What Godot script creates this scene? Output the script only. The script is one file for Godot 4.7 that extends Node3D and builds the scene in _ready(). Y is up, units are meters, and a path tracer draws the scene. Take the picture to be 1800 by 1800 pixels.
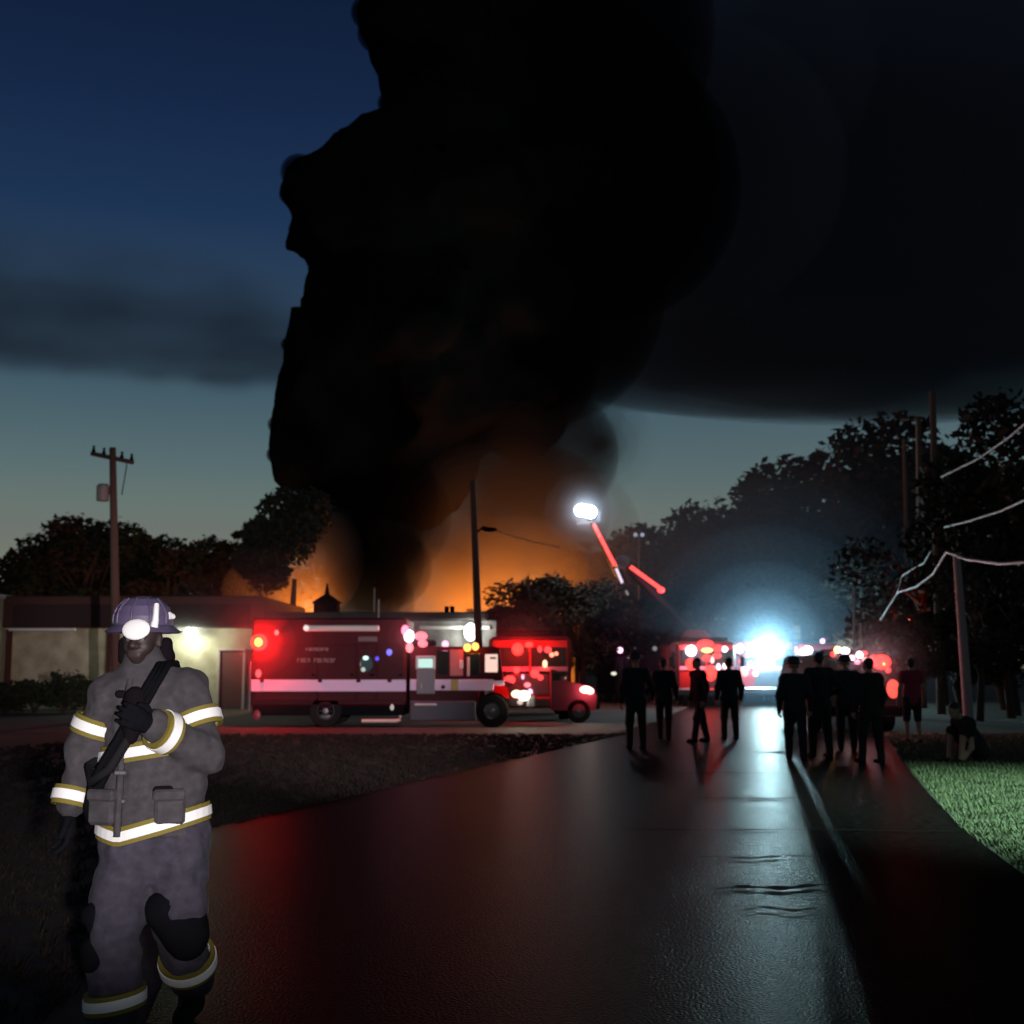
extends Node3D
# A night fire: wet road, a firefighter walking past, rescue vehicles with their lamps on, a burning building under a plume of black smoke.

const FOCAL := 2172.8      # pixels of the 1800 px frame
const PITCH := 0.12357     # radians the camera looks up
const EYE := 1.6

var rng := RandomNumberGenerator.new()
var used := {}
var M := {}
var road_edges := []

# ------------------------------------------------------------------ small helpers
func at(px: float, py: float, depth: float) -> Vector3:
	var u := px - 900.0
	var v := 900.0 - py
	var fwd := FOCAL * cos(PITCH) - v * sin(PITCH)
	return Vector3(u * depth / fwd, EYE + depth * (v * cos(PITCH) + FOCAL * sin(PITCH)) / fwd, -depth)

func on_ground(px: float, depth: float) -> Vector3:
	var p := at(px, 1170.0 + FOCAL * EYE / depth, depth)
	return Vector3(p.x, 0.0, -depth)

func numbered(called: String) -> String:
	var n: int = used.get(called, 0)
	used[called] = n + 1
	return called if n == 0 else "%s_%03d" % [called, n]

func lin(r: float, g: float, b: float) -> Color:
	return Color(r, g, b).linear_to_srgb()

func mat(r: float, g: float, b: float, rough := 0.8, metal := 0.0) -> StandardMaterial3D:
	var m := StandardMaterial3D.new()
	m.albedo_color = lin(r, g, b)
	m.roughness = rough
	m.metallic = metal
	return m

func glow(r: float, g: float, b: float) -> StandardMaterial3D:
	var m := StandardMaterial3D.new()
	var top: float = max(r, max(g, b))
	m.albedo_color = lin(0.02, 0.02, 0.02)
	m.emission_enabled = true
	m.emission = lin(r / top, g / top, b / top)
	m.emission_energy_multiplier = top
	m.roughness = 0.4
	return m

func noise_tex(freq: float, lo: Color, hi: Color, sd: int, octaves := 4, size := 512, normal := false, bump := 4.0) -> NoiseTexture2D:
	var n := FastNoiseLite.new()
	n.seed = sd
	n.frequency = freq
	n.fractal_octaves = octaves
	var t := NoiseTexture2D.new()
	t.width = size
	t.height = size
	t.seamless = true
	t.noise = n
	if normal:
		t.as_normal_map = true
		t.bump_strength = bump
	else:
		var g := Gradient.new()
		g.set_color(0, lo)
		g.set_color(1, hi)
		t.color_ramp = g
	return t

func tag(o: Node3D, label: String, category := "", group := "", kind := "") -> Node3D:
	if label:
		o.set_meta("label", label)
	if category:
		o.set_meta("category", category)
	if group:
		o.set_meta("group", group)
	if kind:
		o.set_meta("kind", kind)
	return o

func thing(called: String, label: String, category: String, where := Vector3.ZERO, turn := 0.0, group := "") -> Node3D:
	var o := Node3D.new()
	o.name = numbered(called)
	add_child(o, true)
	o.position = where
	o.rotation.y = turn
	tag(o, label, category, group)
	return o

func put(parent: Node3D, called: String, mesh: Mesh, m: Material, where := Vector3.ZERO) -> MeshInstance3D:
	var o := MeshInstance3D.new()
	o.name = numbered(called) if parent == self else called
	o.mesh = mesh
	o.material_override = m
	o.position = where
	parent.add_child(o, true)
	return o

# ------------------------------------------------------------------ mesh building
class MB:
	var v := PackedVector3Array()
	var n := PackedVector3Array()
	var i := PackedInt32Array()

	func tri(a: Vector3, b: Vector3, c: Vector3) -> void:
		var nn := (b - a).cross(c - a).normalized()
		var k := v.size()
		v.append_array([a, b, c])
		n.append_array([nn, nn, nn])
		i.append_array([k, k + 2, k + 1])

	func quad(a: Vector3, b: Vector3, c: Vector3, d: Vector3) -> void:
		var nn := (b - a).cross(c - a).normalized()
		var k := v.size()
		v.append_array([a, b, c, d])
		n.append_array([nn, nn, nn, nn])
		i.append_array([k, k + 2, k + 1, k, k + 3, k + 2])

	func quad_sheet(p: Array) -> MB:
		quad(p[0], p[1], p[2], p[3])
		return self

	func smooth_quad(p: Array, q: Array) -> void:
		var k := v.size()
		v.append_array(p)
		n.append_array(q)
		i.append_array([k, k + 2, k + 1, k, k + 3, k + 2])

	func box(c: Vector3, s: Vector3, bevel := 0.0, basis := Basis.IDENTITY) -> MB:
		var h := s / 2.0
		var e: float = min(bevel, min(h.x, min(h.y, h.z)) * 0.9)
		if e <= 0.0:
			e = 0.0
		var ax := [Vector3(1, 0, 0), Vector3(0, 1, 0), Vector3(0, 0, 1)]
		var f := func(p: Vector3) -> Vector3: return c + basis * p
		for k in 3:
			var u: Vector3 = ax[(k + 1) % 3]
			var w: Vector3 = ax[(k + 2) % 3]
			var hu: float = h[(k + 1) % 3] - e
			var hw: float = h[(k + 2) % 3] - e
			for sgn in [-1.0, 1.0]:
				var o: Vector3 = ax[k] * h[k] * sgn
				var q := [o - u * hu - w * hw, o + u * hu - w * hw, o + u * hu + w * hw, o - u * hu + w * hw]
				if sgn < 0.0:
					q.reverse()
				quad(f.call(q[0]), f.call(q[1]), f.call(q[2]), f.call(q[3]))
		if e > 0.0:
			for k in 3:
				var a1 := (k + 1) % 3
				var a2 := (k + 2) % 3
				for s1 in [-1.0, 1.0]:
					for s2 in [-1.0, 1.0]:
						var p1: Vector3 = ax[a1] * h[a1] * s1 + ax[a2] * (h[a2] - e) * s2
						var p2: Vector3 = ax[a1] * (h[a1] - e) * s1 + ax[a2] * h[a2] * s2
						var l: Vector3 = ax[k] * (h[k] - e)
						var q := [p1 - l, p1 + l, p2 + l, p2 - l]
						if ((q[1] - q[0]).cross(q[2] - q[0])).dot(p1 + p2) < 0.0:
							q.reverse()
						quad(f.call(q[0]), f.call(q[1]), f.call(q[2]), f.call(q[3]))
			for sx in [-1.0, 1.0]:
				for sy in [-1.0, 1.0]:
					for sz in [-1.0, 1.0]:
						var t := [Vector3(h.x * sx, (h.y - e) * sy, (h.z - e) * sz), Vector3((h.x - e) * sx, h.y * sy, (h.z - e) * sz), Vector3((h.x - e) * sx, (h.y - e) * sy, h.z * sz)]
						if ((t[1] - t[0]).cross(t[2] - t[0])).dot(t[0]) < 0.0:
							t.reverse()
						tri(f.call(t[0]), f.call(t[1]), f.call(t[2]))
		return self

	func tube(pts: Array, radii: Array, sides := 8, caps := true) -> MB:
		var rings := []
		var up := Vector3.UP
		for k in pts.size():
			var d: Vector3 = (pts[min(k + 1, pts.size() - 1)] - pts[max(k - 1, 0)]).normalized()
			var x := d.cross(up if abs(d.dot(up)) < 0.95 else Vector3.RIGHT).normalized()
			var y := d.cross(x)
			var ring := []
			for s in sides:
				var a := TAU * s / sides
				var q := x * cos(a) + y * sin(a)
				var r: float = radii[min(k, radii.size() - 1)]
				ring.append([pts[k] + q * r, q])
			rings.append(ring)
		for k in pts.size() - 1:
			for s in sides:
				var a: Array = rings[k][s]
				var b: Array = rings[k][(s + 1) % sides]
				var c: Array = rings[k + 1][(s + 1) % sides]
				var d: Array = rings[k + 1][s]
				smooth_quad([a[0], b[0], c[0], d[0]], [a[1], b[1], c[1], d[1]])
		if caps:
			for s in range(1, sides - 1):
				tri(rings[0][0][0], rings[0][s + 1][0], rings[0][s][0])
				tri(rings[-1][0][0], rings[-1][s][0], rings[-1][s + 1][0])
		return self

	func ball(c: Vector3, r: Vector3, nu := 14, nv := 8) -> MB:
		for a in nv:
			for b in nu:
				var p := []
				var q := []
				for o in [[0, 0], [0, 1], [1, 1], [1, 0]]:
					var t: float = PI * (a + o[0]) / nv
					var f: float = TAU * (b + o[1]) / nu
					var d := Vector3(sin(t) * sin(f), -cos(t), sin(t) * cos(f))
					p.append(c + d * r)
					q.append((d / r).normalized())
				smooth_quad(p, q)
		return self

	# profile of Vector2(radius, height) from the bottom up, spun round the axis of XF's y
	func lathe(profile: Array, sides := 24, xf := Transform3D.IDENTITY) -> MB:
		for k in profile.size() - 1:
			var a: Vector2 = profile[k]
			var b: Vector2 = profile[k + 1]
			var t := b - a
			for s in sides:
				var p := []
				var q := []
				for o in [[a, s], [a, s + 1], [b, s + 1], [b, s]]:
					var f: float = TAU * o[1] / sides
					var d := Vector3(sin(f), 0, cos(f))
					p.append(xf * (d * o[0].x + Vector3.UP * o[0].y))
					q.append((xf.basis * (d * t.y - Vector3.UP * t.x)).normalized())
				smooth_quad(p, q)
		return self

	# an outline in the x-y plane (counter-clockwise), from z0 to z1
	func prism(outline: Array, z0: float, z1: float) -> MB:
		var poly := PackedVector2Array(outline)
		var t := Geometry2D.triangulate_polygon(poly)
		for k in range(0, t.size(), 3):
			var a := poly[t[k]]
			var b := poly[t[k + 1]]
			var c := poly[t[k + 2]]
			if (b - a).cross(c - a) < 0.0:
				var h := b
				b = c
				c = h
			tri(Vector3(a.x, a.y, z1), Vector3(b.x, b.y, z1), Vector3(c.x, c.y, z1))
			tri(Vector3(a.x, a.y, z0), Vector3(c.x, c.y, z0), Vector3(b.x, b.y, z0))
		for k in poly.size():
			var a := poly[k]
			var b := poly[(k + 1) % poly.size()]
			quad(Vector3(a.x, a.y, z1), Vector3(a.x, a.y, z0), Vector3(b.x, b.y, z0), Vector3(b.x, b.y, z1))
		return self

	func append(o: MB, xf: Transform3D) -> MB:
		var k := v.size()
		var flip := xf.basis.determinant() < 0.0
		for p in o.v:
			v.append(xf * p)
		for q in o.n:
			n.append((xf.basis * q).normalized())
		if flip:
			for t in range(0, o.i.size(), 3):
				i.append_array([o.i[t] + k, o.i[t + 2] + k, o.i[t + 1] + k])
		else:
			for t in o.i:
				i.append(t + k)
		return self

	func done() -> ArrayMesh:
		var a := []
		a.resize(Mesh.ARRAY_MAX)
		a[Mesh.ARRAY_VERTEX] = v
		a[Mesh.ARRAY_NORMAL] = n
		a[Mesh.ARRAY_INDEX] = i
		var m := ArrayMesh.new()
		m.add_surface_from_arrays(Mesh.PRIMITIVE_TRIANGLES, a)
		return m

# ------------------------------------------------------------------ bodies: tapered bones joined smoothly
# a bone is [a, b, radius at a, radius at b, flattening of depth]
func bone_distance(o: Array, p: Vector3) -> float:
	var a: Vector3 = o[0]
	var ab: Vector3 = o[1] - a
	var ap := p - a
	var sz: float = o[4] if o.size() > 4 else 1.0
	ab.z /= sz
	ap.z /= sz
	var l := ab.length_squared()
	var h: float = clampf(ap.dot(ab) / l, 0.0, 1.0) if l > 1e-9 else 0.0
	return (ap - ab * h).length() - lerpf(o[2], o[3], h)

func field_at(bones: Array, k: float, p: Vector3) -> float:
	var f := 1.0
	for o in bones:
		var d := bone_distance(o, p)
		var h: float = maxf(k - absf(f - d), 0.0) / k
		f = minf(f, d) - h * h * k * 0.25
	return f

func nets(bones: Array, cell: float, k: float, noise: FastNoiseLite = null, amp := 0.0, floor_y := -1e9, ceil_y := 1e9) -> MB:
	var lo := Vector3(1e9, 1e9, 1e9)
	var hi := -lo
	for o in bones:
		for e in 2:
			var r: Vector3 = Vector3.ONE * (o[2 + e] + k * 0.5 + amp + cell * 2.0)
			lo = lo.min(o[e] - r)
			hi = hi.max(o[e] + r)
	var nx := int((hi.x - lo.x) / cell) + 2
	var ny := int((hi.y - lo.y) / cell) + 2
	var nz := int((hi.z - lo.z) / cell) + 2
	var f := PackedFloat32Array()
	f.resize(nx * ny * nz)
	var far := maxf(1.0, cell * 4.0)
	f.fill(far)
	for o in bones:
		var reach: Vector3 = Vector3.ONE * (maxf(o[2], o[3]) + k + amp + cell * 2.0)
		var a: Vector3 = (o[0] as Vector3).min(o[1]) - reach
		var b: Vector3 = (o[0] as Vector3).max(o[1]) + reach
		var x0 := maxi(0, int((a.x - lo.x) / cell))
		var x1 := mini(nx - 1, int((b.x - lo.x) / cell) + 1)
		var y0 := maxi(0, int((a.y - lo.y) / cell))
		var y1 := mini(ny - 1, int((b.y - lo.y) / cell) + 1)
		var z0 := maxi(0, int((a.z - lo.z) / cell))
		var z1 := mini(nz - 1, int((b.z - lo.z) / cell) + 1)
		for z in range(z0, z1 + 1):
			for y in range(y0, y1 + 1):
				var at_row := (z * ny + y) * nx
				for x in range(x0, x1 + 1):
					var d := bone_distance(o, lo + Vector3(x, y, z) * cell)
					var g := f[at_row + x]
					var h := maxf(k - absf(g - d), 0.0) / k
					f[at_row + x] = minf(g, d) - h * h * k * 0.25
	if noise or floor_y > -1e8 or ceil_y < 1e8:
		var close := amp * 2.0 + cell * 2.0
		for z in nz:
			for y in ny:
				for x in nx:
					var q := (z * ny + y) * nx + x
					var p := lo + Vector3(x, y, z) * cell
					if noise and absf(f[q]) < close:
						f[q] += noise.get_noise_3dv(p) * amp
					f[q] = maxf(f[q], maxf(floor_y - p.y, p.y - ceil_y))
	var out := MB.new()
	var at_cell := PackedInt32Array()
	at_cell.resize(nx * ny * nz)
	at_cell.fill(-1)
	var step := [1, nx, nx * ny]
	var skip := cell * 3.0
	for z in nz - 1:
		for y in ny - 1:
			for x in nx - 1:
				var q := (z * ny + y) * nx + x
				if absf(f[q]) > skip:
					continue
				var c := [f[q], f[q + 1], f[q + nx], f[q + nx + 1], f[q + step[2]], f[q + step[2] + 1], f[q + step[2] + nx], f[q + step[2] + nx + 1]]
				var inside := 0
				for s in 8:
					if c[s] < 0.0:
						inside += 1
				if inside == 0 or inside == 8:
					continue
				var sum := Vector3.ZERO
				var count := 0
				for e in [[0, 1], [2, 3], [4, 5], [6, 7], [0, 2], [1, 3], [4, 6], [5, 7], [0, 4], [1, 5], [2, 6], [3, 7]]:
					var s: int = e[0]
					var t: int = e[1]
					if (c[s] < 0.0) == (c[t] < 0.0):
						continue
					var w: float = c[s] / (c[s] - c[t])
					var ps := Vector3(s & 1, (s >> 1) & 1, s >> 2)
					sum += ps + (Vector3(t & 1, (t >> 1) & 1, t >> 2) - ps) * w
					count += 1
				at_cell[q] = out.v.size()
				out.v.append(lo + (Vector3(x, y, z) + sum / count) * cell)
	out.n.resize(out.v.size())
	for z in range(1, nz - 1):
		for y in range(1, ny - 1):
			for x in range(1, nx - 1):
				var q := (z * ny + y) * nx + x
				if absf(f[q]) > skip:
					continue
				for axis in 3:
					var r: int = q + step[axis]
					if (f[q] < 0.0) == (f[r] < 0.0):
						continue
					var u: int = step[(axis + 1) % 3]
					var w: int = step[(axis + 2) % 3]
					var p := [at_cell[q], at_cell[q - u], at_cell[q - u - w], at_cell[q - w]]
					if p.min() < 0:
						continue
					if f[q] < 0.0:      # the surface faces along +axis
						p.reverse()
					# counter-clockwise p[0], p[3], p[2], p[1] seen from outside
					var nn := (out.v[p[3]] - out.v[p[1]]).cross(out.v[p[0]] - out.v[p[2]])
					var dir := Vector3.ZERO
					dir[axis] = 1.0 if f[q] < 0.0 else -1.0
					if nn.dot(dir) < 0.0:
						nn = -nn
						p.reverse()
					for s in 4:
						out.n[p[s]] += nn
					out.i.append_array([p[0], p[2], p[1], p[0], p[3], p[2]])
	for s in out.n.size():
		out.n[s] = out.n[s].normalized()
	return out

# a strip of tape that lies on such a body, round the axis a-b at FRAC of the way
func band(bones: Array, k: float, a: Vector3, b: Vector3, frac: float, width: float, lift: float, bend := 0.0, seam := 0.0, tilt := 0.0) -> MB:
	var axis := (b - a).normalized()
	var c := a.lerp(b, frac)
	var x := axis.cross(Vector3.FORWARD if absf(axis.z) < 0.9 else Vector3.RIGHT).normalized()
	var y := axis.cross(x)
	var rows := [[], [], [], []]
	var sides := 40
	for s in sides:
		var t := TAU * s / sides
		var d := x * cos(t) + y * sin(t)
		for e in 2:
			var o := c + axis * width * (e - 0.5)
			var r0 := 0.0
			var r1 := 0.6
			for it in 12:
				var mid := (r0 + r1) / 2.0
				var p := o + d * mid
				if bend != 0.0 or tilt != 0.0:
					p.y += bend * absf(p.x - seam) + tilt * (p.x - seam)
				if field_at(bones, k, p) < 0.0 and mid < 0.34:
					r0 = mid
				else:
					r1 = mid
			for h in 2:
				var p := o + d * (r0 + lift * (1.0 if h == 1 else 0.15))
				if bend != 0.0 or tilt != 0.0:
					p.y += bend * absf(p.x - seam) + tilt * (p.x - seam)
				rows[e * 2 + h].append(p)
	var out := MB.new()
	for s in sides:
		var s2 := (s + 1) % sides
		var face := func(p: Vector3, q: Vector3, r: Vector3, u: Vector3, away: Vector3) -> void:
			if (q - p).cross(r - p).dot(away) >= 0.0:
				out.quad(p, q, r, u)
			else:
				out.quad(u, r, q, p)
		var away: Vector3 = (rows[1][s] - c)
		face.call(rows[1][s], rows[1][s2], rows[3][s2], rows[3][s], away - axis * away.dot(axis))
		face.call(rows[0][s], rows[0][s2], rows[1][s2], rows[1][s], -axis)
		face.call(rows[2][s], rows[2][s2], rows[3][s2], rows[3][s], axis)
	return out

var hand_shape: MB
var head_shape: MB

# a right hand, fingers along -y, palm towards -x... the thumb on the +z side
func make_hand() -> MB:
	var b := [[Vector3(0, 0, 0), Vector3(0, -0.075, 0), 0.026, 0.03, 1.3]]
	var lengths := [0.07, 0.08, 0.074, 0.058]
	for k in 4:
		var z := 0.030 - k * 0.02
		var l: float = lengths[k]
		var p0 := Vector3(0, -0.075, z)
		var p1 := p0 + Vector3(-0.008, -l * 0.5, z * 0.08)
		var p2 := p1 + Vector3(-0.018, -l * 0.3, 0)
		var p3 := p2 + Vector3(-0.02, -l * 0.15, 0)
		b.append([p0, p1, 0.0105, 0.0095])
		b.append([p1, p2, 0.0095, 0.009])
		b.append([p2, p3, 0.009, 0.008])
	b.append([Vector3(-0.005, -0.02, 0.03), Vector3(-0.02, -0.058, 0.052), 0.0145, 0.012])
	b.append([Vector3(-0.02, -0.058, 0.052), Vector3(-0.032, -0.085, 0.05), 0.0115, 0.0095])
	return nets(b, 0.0048, 0.008)

# a head with its centre at the origin, looking along +z; about 23 cm tall
func make_head() -> MB:
	var b := [
		[Vector3(0, 0.035, -0.018), Vector3(0, 0.03, 0.012), 0.08, 0.078],
		[Vector3(0, -0.04, 0.025), Vector3(0, -0.07, 0.05), 0.058, 0.038],
		[Vector3(-0.03, -0.03, 0.05), Vector3(0.03, -0.03, 0.05), 0.034, 0.034],
		[Vector3(-0.028, 0.022, 0.077), Vector3(0.028, 0.022, 0.077), 0.012, 0.012],
		[Vector3(0, 0.012, 0.088), Vector3(0, -0.022, 0.106), 0.008, 0.013],
		[Vector3(-0.016, -0.026, 0.092), Vector3(0.016, -0.026, 0.092), 0.008, 0.008],
		[Vector3(-0.02, -0.058, 0.082), Vector3(0.02, -0.058, 0.082), 0.008, 0.008],
		[Vector3(-0.018, -0.068, 0.079), Vector3(0.018, -0.068, 0.079), 0.009, 0.009],
		[Vector3(-0.079, 0.01, -0.005), Vector3(-0.079, -0.025, -0.002), 0.015, 0.01],
		[Vector3(0.079, 0.01, -0.005), Vector3(0.079, -0.025, -0.002), 0.015, 0.01],
	]
	return nets(b, 0.006, 0.02)

# a bystander; +z is where it faces. arms: list of [elbow, wrist] for its left (+x) and right; legs: [knee, ankle]
func person(label: String, where: Vector3, turn: float, look: Dictionary) -> Node3D:
	var t := thing("person", label, "person", where, turn, look.get("group", ""))
	var s: float = look.get("size", 1.0)
	var sit: bool = look.get("sit", false)
	var lean: float = look.get("lean", 0.0)
	var hip_y := 0.93
	var drop := 0.0
	if sit:
		drop = 0.93 - 0.2
	var up := func(p: Vector3) -> Vector3:     # the upper body, leaning forward about the hips
		var q := p - Vector3(0, hip_y, 0)
		q = Vector3(q.x, q.y * cos(lean) - q.z * sin(lean), q.z * cos(lean) + q.y * sin(lean))
		return (q + Vector3(0, hip_y - drop, 0)) * s
	var neck: Vector3 = up.call(Vector3(0, 1.5, -0.01))
	var head: Vector3 = up.call(Vector3(0, 1.64, 0.02))
	var chest: Vector3 = up.call(Vector3(0, 1.30, 0))
	var waist: Vector3 = up.call(Vector3(0, 1.06, 0))
	var hips := Vector3(0, hip_y - drop, 0) * s
	var arms := []
	var legs := []
	for side in [1.0, -1.0]:
		var pose: Array = look.get("arm_l" if side > 0 else "arm_r", [Vector3(0.27, 1.13, -0.02), Vector3(0.27, 0.88, 0.08)])
		var sh: Vector3 = up.call(Vector3(0.18 * side, 1.42, 0))
		var el: Vector3 = up.call(pose[0] * Vector3(side, 1, 1))
		var wr: Vector3 = up.call(pose[1] * Vector3(side, 1, 1))
		arms.append([sh, el, wr])
		var hp := Vector3(0.095 * side, hip_y - drop - 0.02, 0) * s
		var step: float = look.get("step", 0.08) * side
		var kn := Vector3(0.11 * side, 0.5, step * 0.6 + 0.02) * s
		var an := Vector3(0.115 * side, 0.09, step) * s
		if sit:
			kn = Vector3(0.16 * side, 0.5, 0.36) * s
			an = Vector3(0.15 * side, 0.09, 0.42) * s
		legs.append([hp, kn, an])
	var skin := [[neck, chest, 0.055 * s, 0.13 * s, 0.7], [chest, hips, 0.14 * s, 0.15 * s, 0.68], [neck, head, 0.052 * s, 0.05 * s]]
	var coat := [[chest + (neck - chest) * 0.35, waist, 0.155 * s, 0.165 * s, 0.72], [waist, hips, 0.165 * s, 0.18 * s, 0.74], [arms[0][0], arms[1][0], 0.085 * s, 0.085 * s]]
	var slacks := [[hips + Vector3(0, 0.03, 0), hips, 0.155 * s, 0.165 * s, 0.75]]
	var shoes := []
	var bare: bool = look.get("bare", false)
	for a in arms:
		skin.append([a[0], a[1], 0.05 * s, 0.042 * s])
		skin.append([a[1], a[2], 0.041 * s, 0.028 * s])
		coat.append([a[0], a[1] if not bare else a[0].lerp(a[1], 0.45), 0.075 * s, 0.062 * s])
		if not bare:
			coat.append([a[1], a[2], 0.06 * s, 0.047 * s])
	for l in legs:
		skin.append([l[0], l[1], 0.08 * s, 0.055 * s])
		skin.append([l[1], l[2], 0.055 * s, 0.038 * s])
		slacks.append([l[0], l[1], 0.105 * s, 0.078 * s])
		if not bare:
			slacks.append([l[1], l[2], 0.076 * s, 0.064 * s])
		shoes.append([l[2] - Vector3(0, 0.04, 0.02) * s, l[2] + Vector3(0, -0.05, 0.15) * s, 0.05 * s, 0.042 * s])
	var body := nets(skin, 0.024, 0.04)
	var tip := Basis(Vector3.RIGHT, lean + look.get("nod", 0.0)) * Basis(Vector3.UP, look.get("glance", 0.0))
	body.append(head_shape, Transform3D(tip.scaled(Vector3.ONE * s), head))
	for k in 2:
		var d: Vector3 = (arms[k][2] - arms[k][1]).normalized()
		var yy := -d
		var zz := Vector3(0, 0, 1) if absf(d.z) < 0.8 else Vector3(0, 1, 0)
		var xx := yy.cross(zz).normalized()
		zz = xx.cross(yy)
		var bs := Basis(xx, yy, zz)
		if k == 1:
			bs = Basis(-xx, yy, zz)
		body.append(hand_shape, Transform3D(bs.scaled_local(Vector3.ONE * s), arms[k][2]))
	put(t, "body", body.done(), M.skin)
	put(t, "jacket" if not bare else "shirt", nets(coat, 0.024, 0.05, M.cloth_noise, 0.012).done(), look.top)
	put(t, "trousers" if not bare else "shorts", nets(slacks, 0.024, 0.04, M.cloth_noise, 0.01).done(), look.legs)
	put(t, "shoes", nets(shoes, 0.02, 0.02).done(), M.rubber)
	var hair := nets([[Vector3(0, 0.048, -0.024), Vector3(0, 0.04, -0.005), 0.083, 0.082], [Vector3(0, 0.0, -0.05), Vector3(0, -0.03, -0.05), 0.06, 0.05]], 0.012, 0.02)
	var turned := MB.new().append(hair, Transform3D(tip.scaled(Vector3.ONE * s), head))
	if look.get("helmet", false):
		turned = MB.new().append(MB.new().lathe([Vector2(0.175, 0.0), Vector2(0.165, 0.015), Vector2(0.125, 0.025), Vector2(0.115, 0.07), Vector2(0.085, 0.12), Vector2(0.04, 0.145), Vector2(0.001, 0.15)], 20), Transform3D(tip.scaled(Vector3.ONE * s), head + Vector3(0, 0.035, -0.01)))
		put(t, "helmet", turned.done(), look.get("hat", M.dark_helmet))
	else:
		put(t, "hair", turned.done(), M.hair)
	if look.get("tape", false):
		put(t, "reflective_band", band(coat, 0.05, waist, hips, 0.55, 0.05, 0.016).done(), M.tape)
		put(t, "reflective_band", band(coat, 0.05, chest, waist, 0.5, 0.05, 0.016).done(), M.tape)
		for l in legs:
			put(t, "reflective_band", band(slacks, 0.04, l[1], l[2], 0.55, 0.05, 0.014).done(), M.tape)
	return t

# ------------------------------------------------------------------ lamps
func lamp(parent: Node3D, called: String, where: Vector3, r: Vector3, m: Material, tint: Color, energy: float, size := 0.12) -> MeshInstance3D:
	var o := put(parent, called, MB.new().ball(Vector3.ZERO, r, 14, 8).done(), m, where)
	if energy > 0.25:      # the smallest lamps only glow
		var l := OmniLight3D.new()
		l.name = "glow"
		l.light_color = tint
		l.light_energy = energy
		l.light_size = size
		l.omni_range = 80.0
		l.omni_attenuation = 2.0
		l.shadow_enabled = true
		if maxf(r.x, maxf(r.y, r.z)) > 0.24:      # a large lens: the light sits just before its face
			l.position = Vector3(0, 0, r.z + size + 0.02)
		o.add_child(l, true)
	return o

const RED := Color(1.0, 0.10, 0.10)
const WHITE := Color(0.90, 0.97, 1.0)

# ------------------------------------------------------------------ wheels, trees, poles
func wheel(parent: Node3D, where: Vector3, r: float, w: float, axle: Vector3) -> void:
	var y := axle.normalized()
	var x := y.cross(Vector3.UP).normalized()
	var xf := Transform3D(Basis(x, y, x.cross(y)), Vector3.ZERO)
	var tyre := put(parent, "wheel", MB.new().lathe([Vector2(r * 0.55, -w / 2), Vector2(r * 0.92, -w / 2), Vector2(r, -w * 0.3), Vector2(r, w * 0.3), Vector2(r * 0.92, w / 2), Vector2(r * 0.55, w / 2)], 28, xf).done(), M.rubber, where)
	var rim := MB.new().lathe([Vector2(r * 0.56, w * 0.40), Vector2(r * 0.5, w * 0.46), Vector2(r * 0.44, w * 0.25), Vector2(r * 0.2, w * 0.3), Vector2(r * 0.16, w * 0.5), Vector2(0.001, w * 0.52)], 24, xf)
	for k in 8:
		var a := TAU * k / 8
		var c: Vector3 = xf * Vector3(sin(a) * r * 0.32, w * 0.3, cos(a) * r * 0.32)
		rim.ball(c, Vector3.ONE * r * 0.045, 6, 4)
	put(tyre, "rim", rim.done(), M.steel)

var tree_meshes := []

func crown_mesh(lobes: Array, leaves: int, size: float) -> ArrayMesh:
	var b := MB.new()
	for k in leaves:
		var l: Array = lobes[rng.randi() % lobes.size()]
		var d := Vector3(rng.randfn(), rng.randfn(), rng.randfn()).normalized() * pow(rng.randf(), 0.28) * rng.randf_range(0.85, 1.12)
		var p: Vector3 = l[0] + d * l[1]
		var x := Vector3(rng.randfn(), rng.randfn() * 0.6, rng.randfn()).normalized()
		var y := x.cross(Vector3(rng.randfn(), rng.randfn(), rng.randfn())).normalized()
		var s := size * rng.randf_range(0.5, 1.2)
		b.quad(p - x * s, p - y * s * 0.5, p + x * s, p + y * s * 0.5)
	return b.done()

func trunk_mesh(h: float, r: float, limbs: Array) -> ArrayMesh:
	var b := MB.new()
	b.tube([Vector3(0, -0.1, 0), Vector3(0.05, h * 0.3, 0.03), Vector3(-0.06, h * 0.65, 0), Vector3(0.02, h, 0.05)], [r * 1.3, r, r * 0.7, r * 0.3], 9)
	for l in limbs:
		var a := Vector3(0, h * rng.randf_range(0.35, 0.75), 0)
		b.tube([a, a.lerp(l, 0.5) + Vector3(0, 0.15, 0), l], [r * 0.5, r * 0.3, r * 0.1], 6)
	return b.done()

func make_trees() -> void:
	for kind in 4:
		var lobes := []
		var limbs := []
		var n: int = [7, 9, 6, 8][kind]
		for k in n:
			var a := TAU * k / n + rng.randf()
			var h := rng.randf_range(0.35, 0.95)
			var out: float = [0.24, 0.3, 0.16, 0.26][kind] * (1.25 - absf(h - 0.55))
			lobes.append([Vector3(cos(a) * out, h, sin(a) * out), Vector3(0.17, 0.12, 0.17) * rng.randf_range(0.7, 1.25)])
			limbs.append(Vector3(cos(a) * out * 0.9, h, sin(a) * out * 0.9))
		tree_meshes.append([crown_mesh(lobes, 4600, 0.023), trunk_mesh(0.85, 0.022, limbs)])

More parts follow.
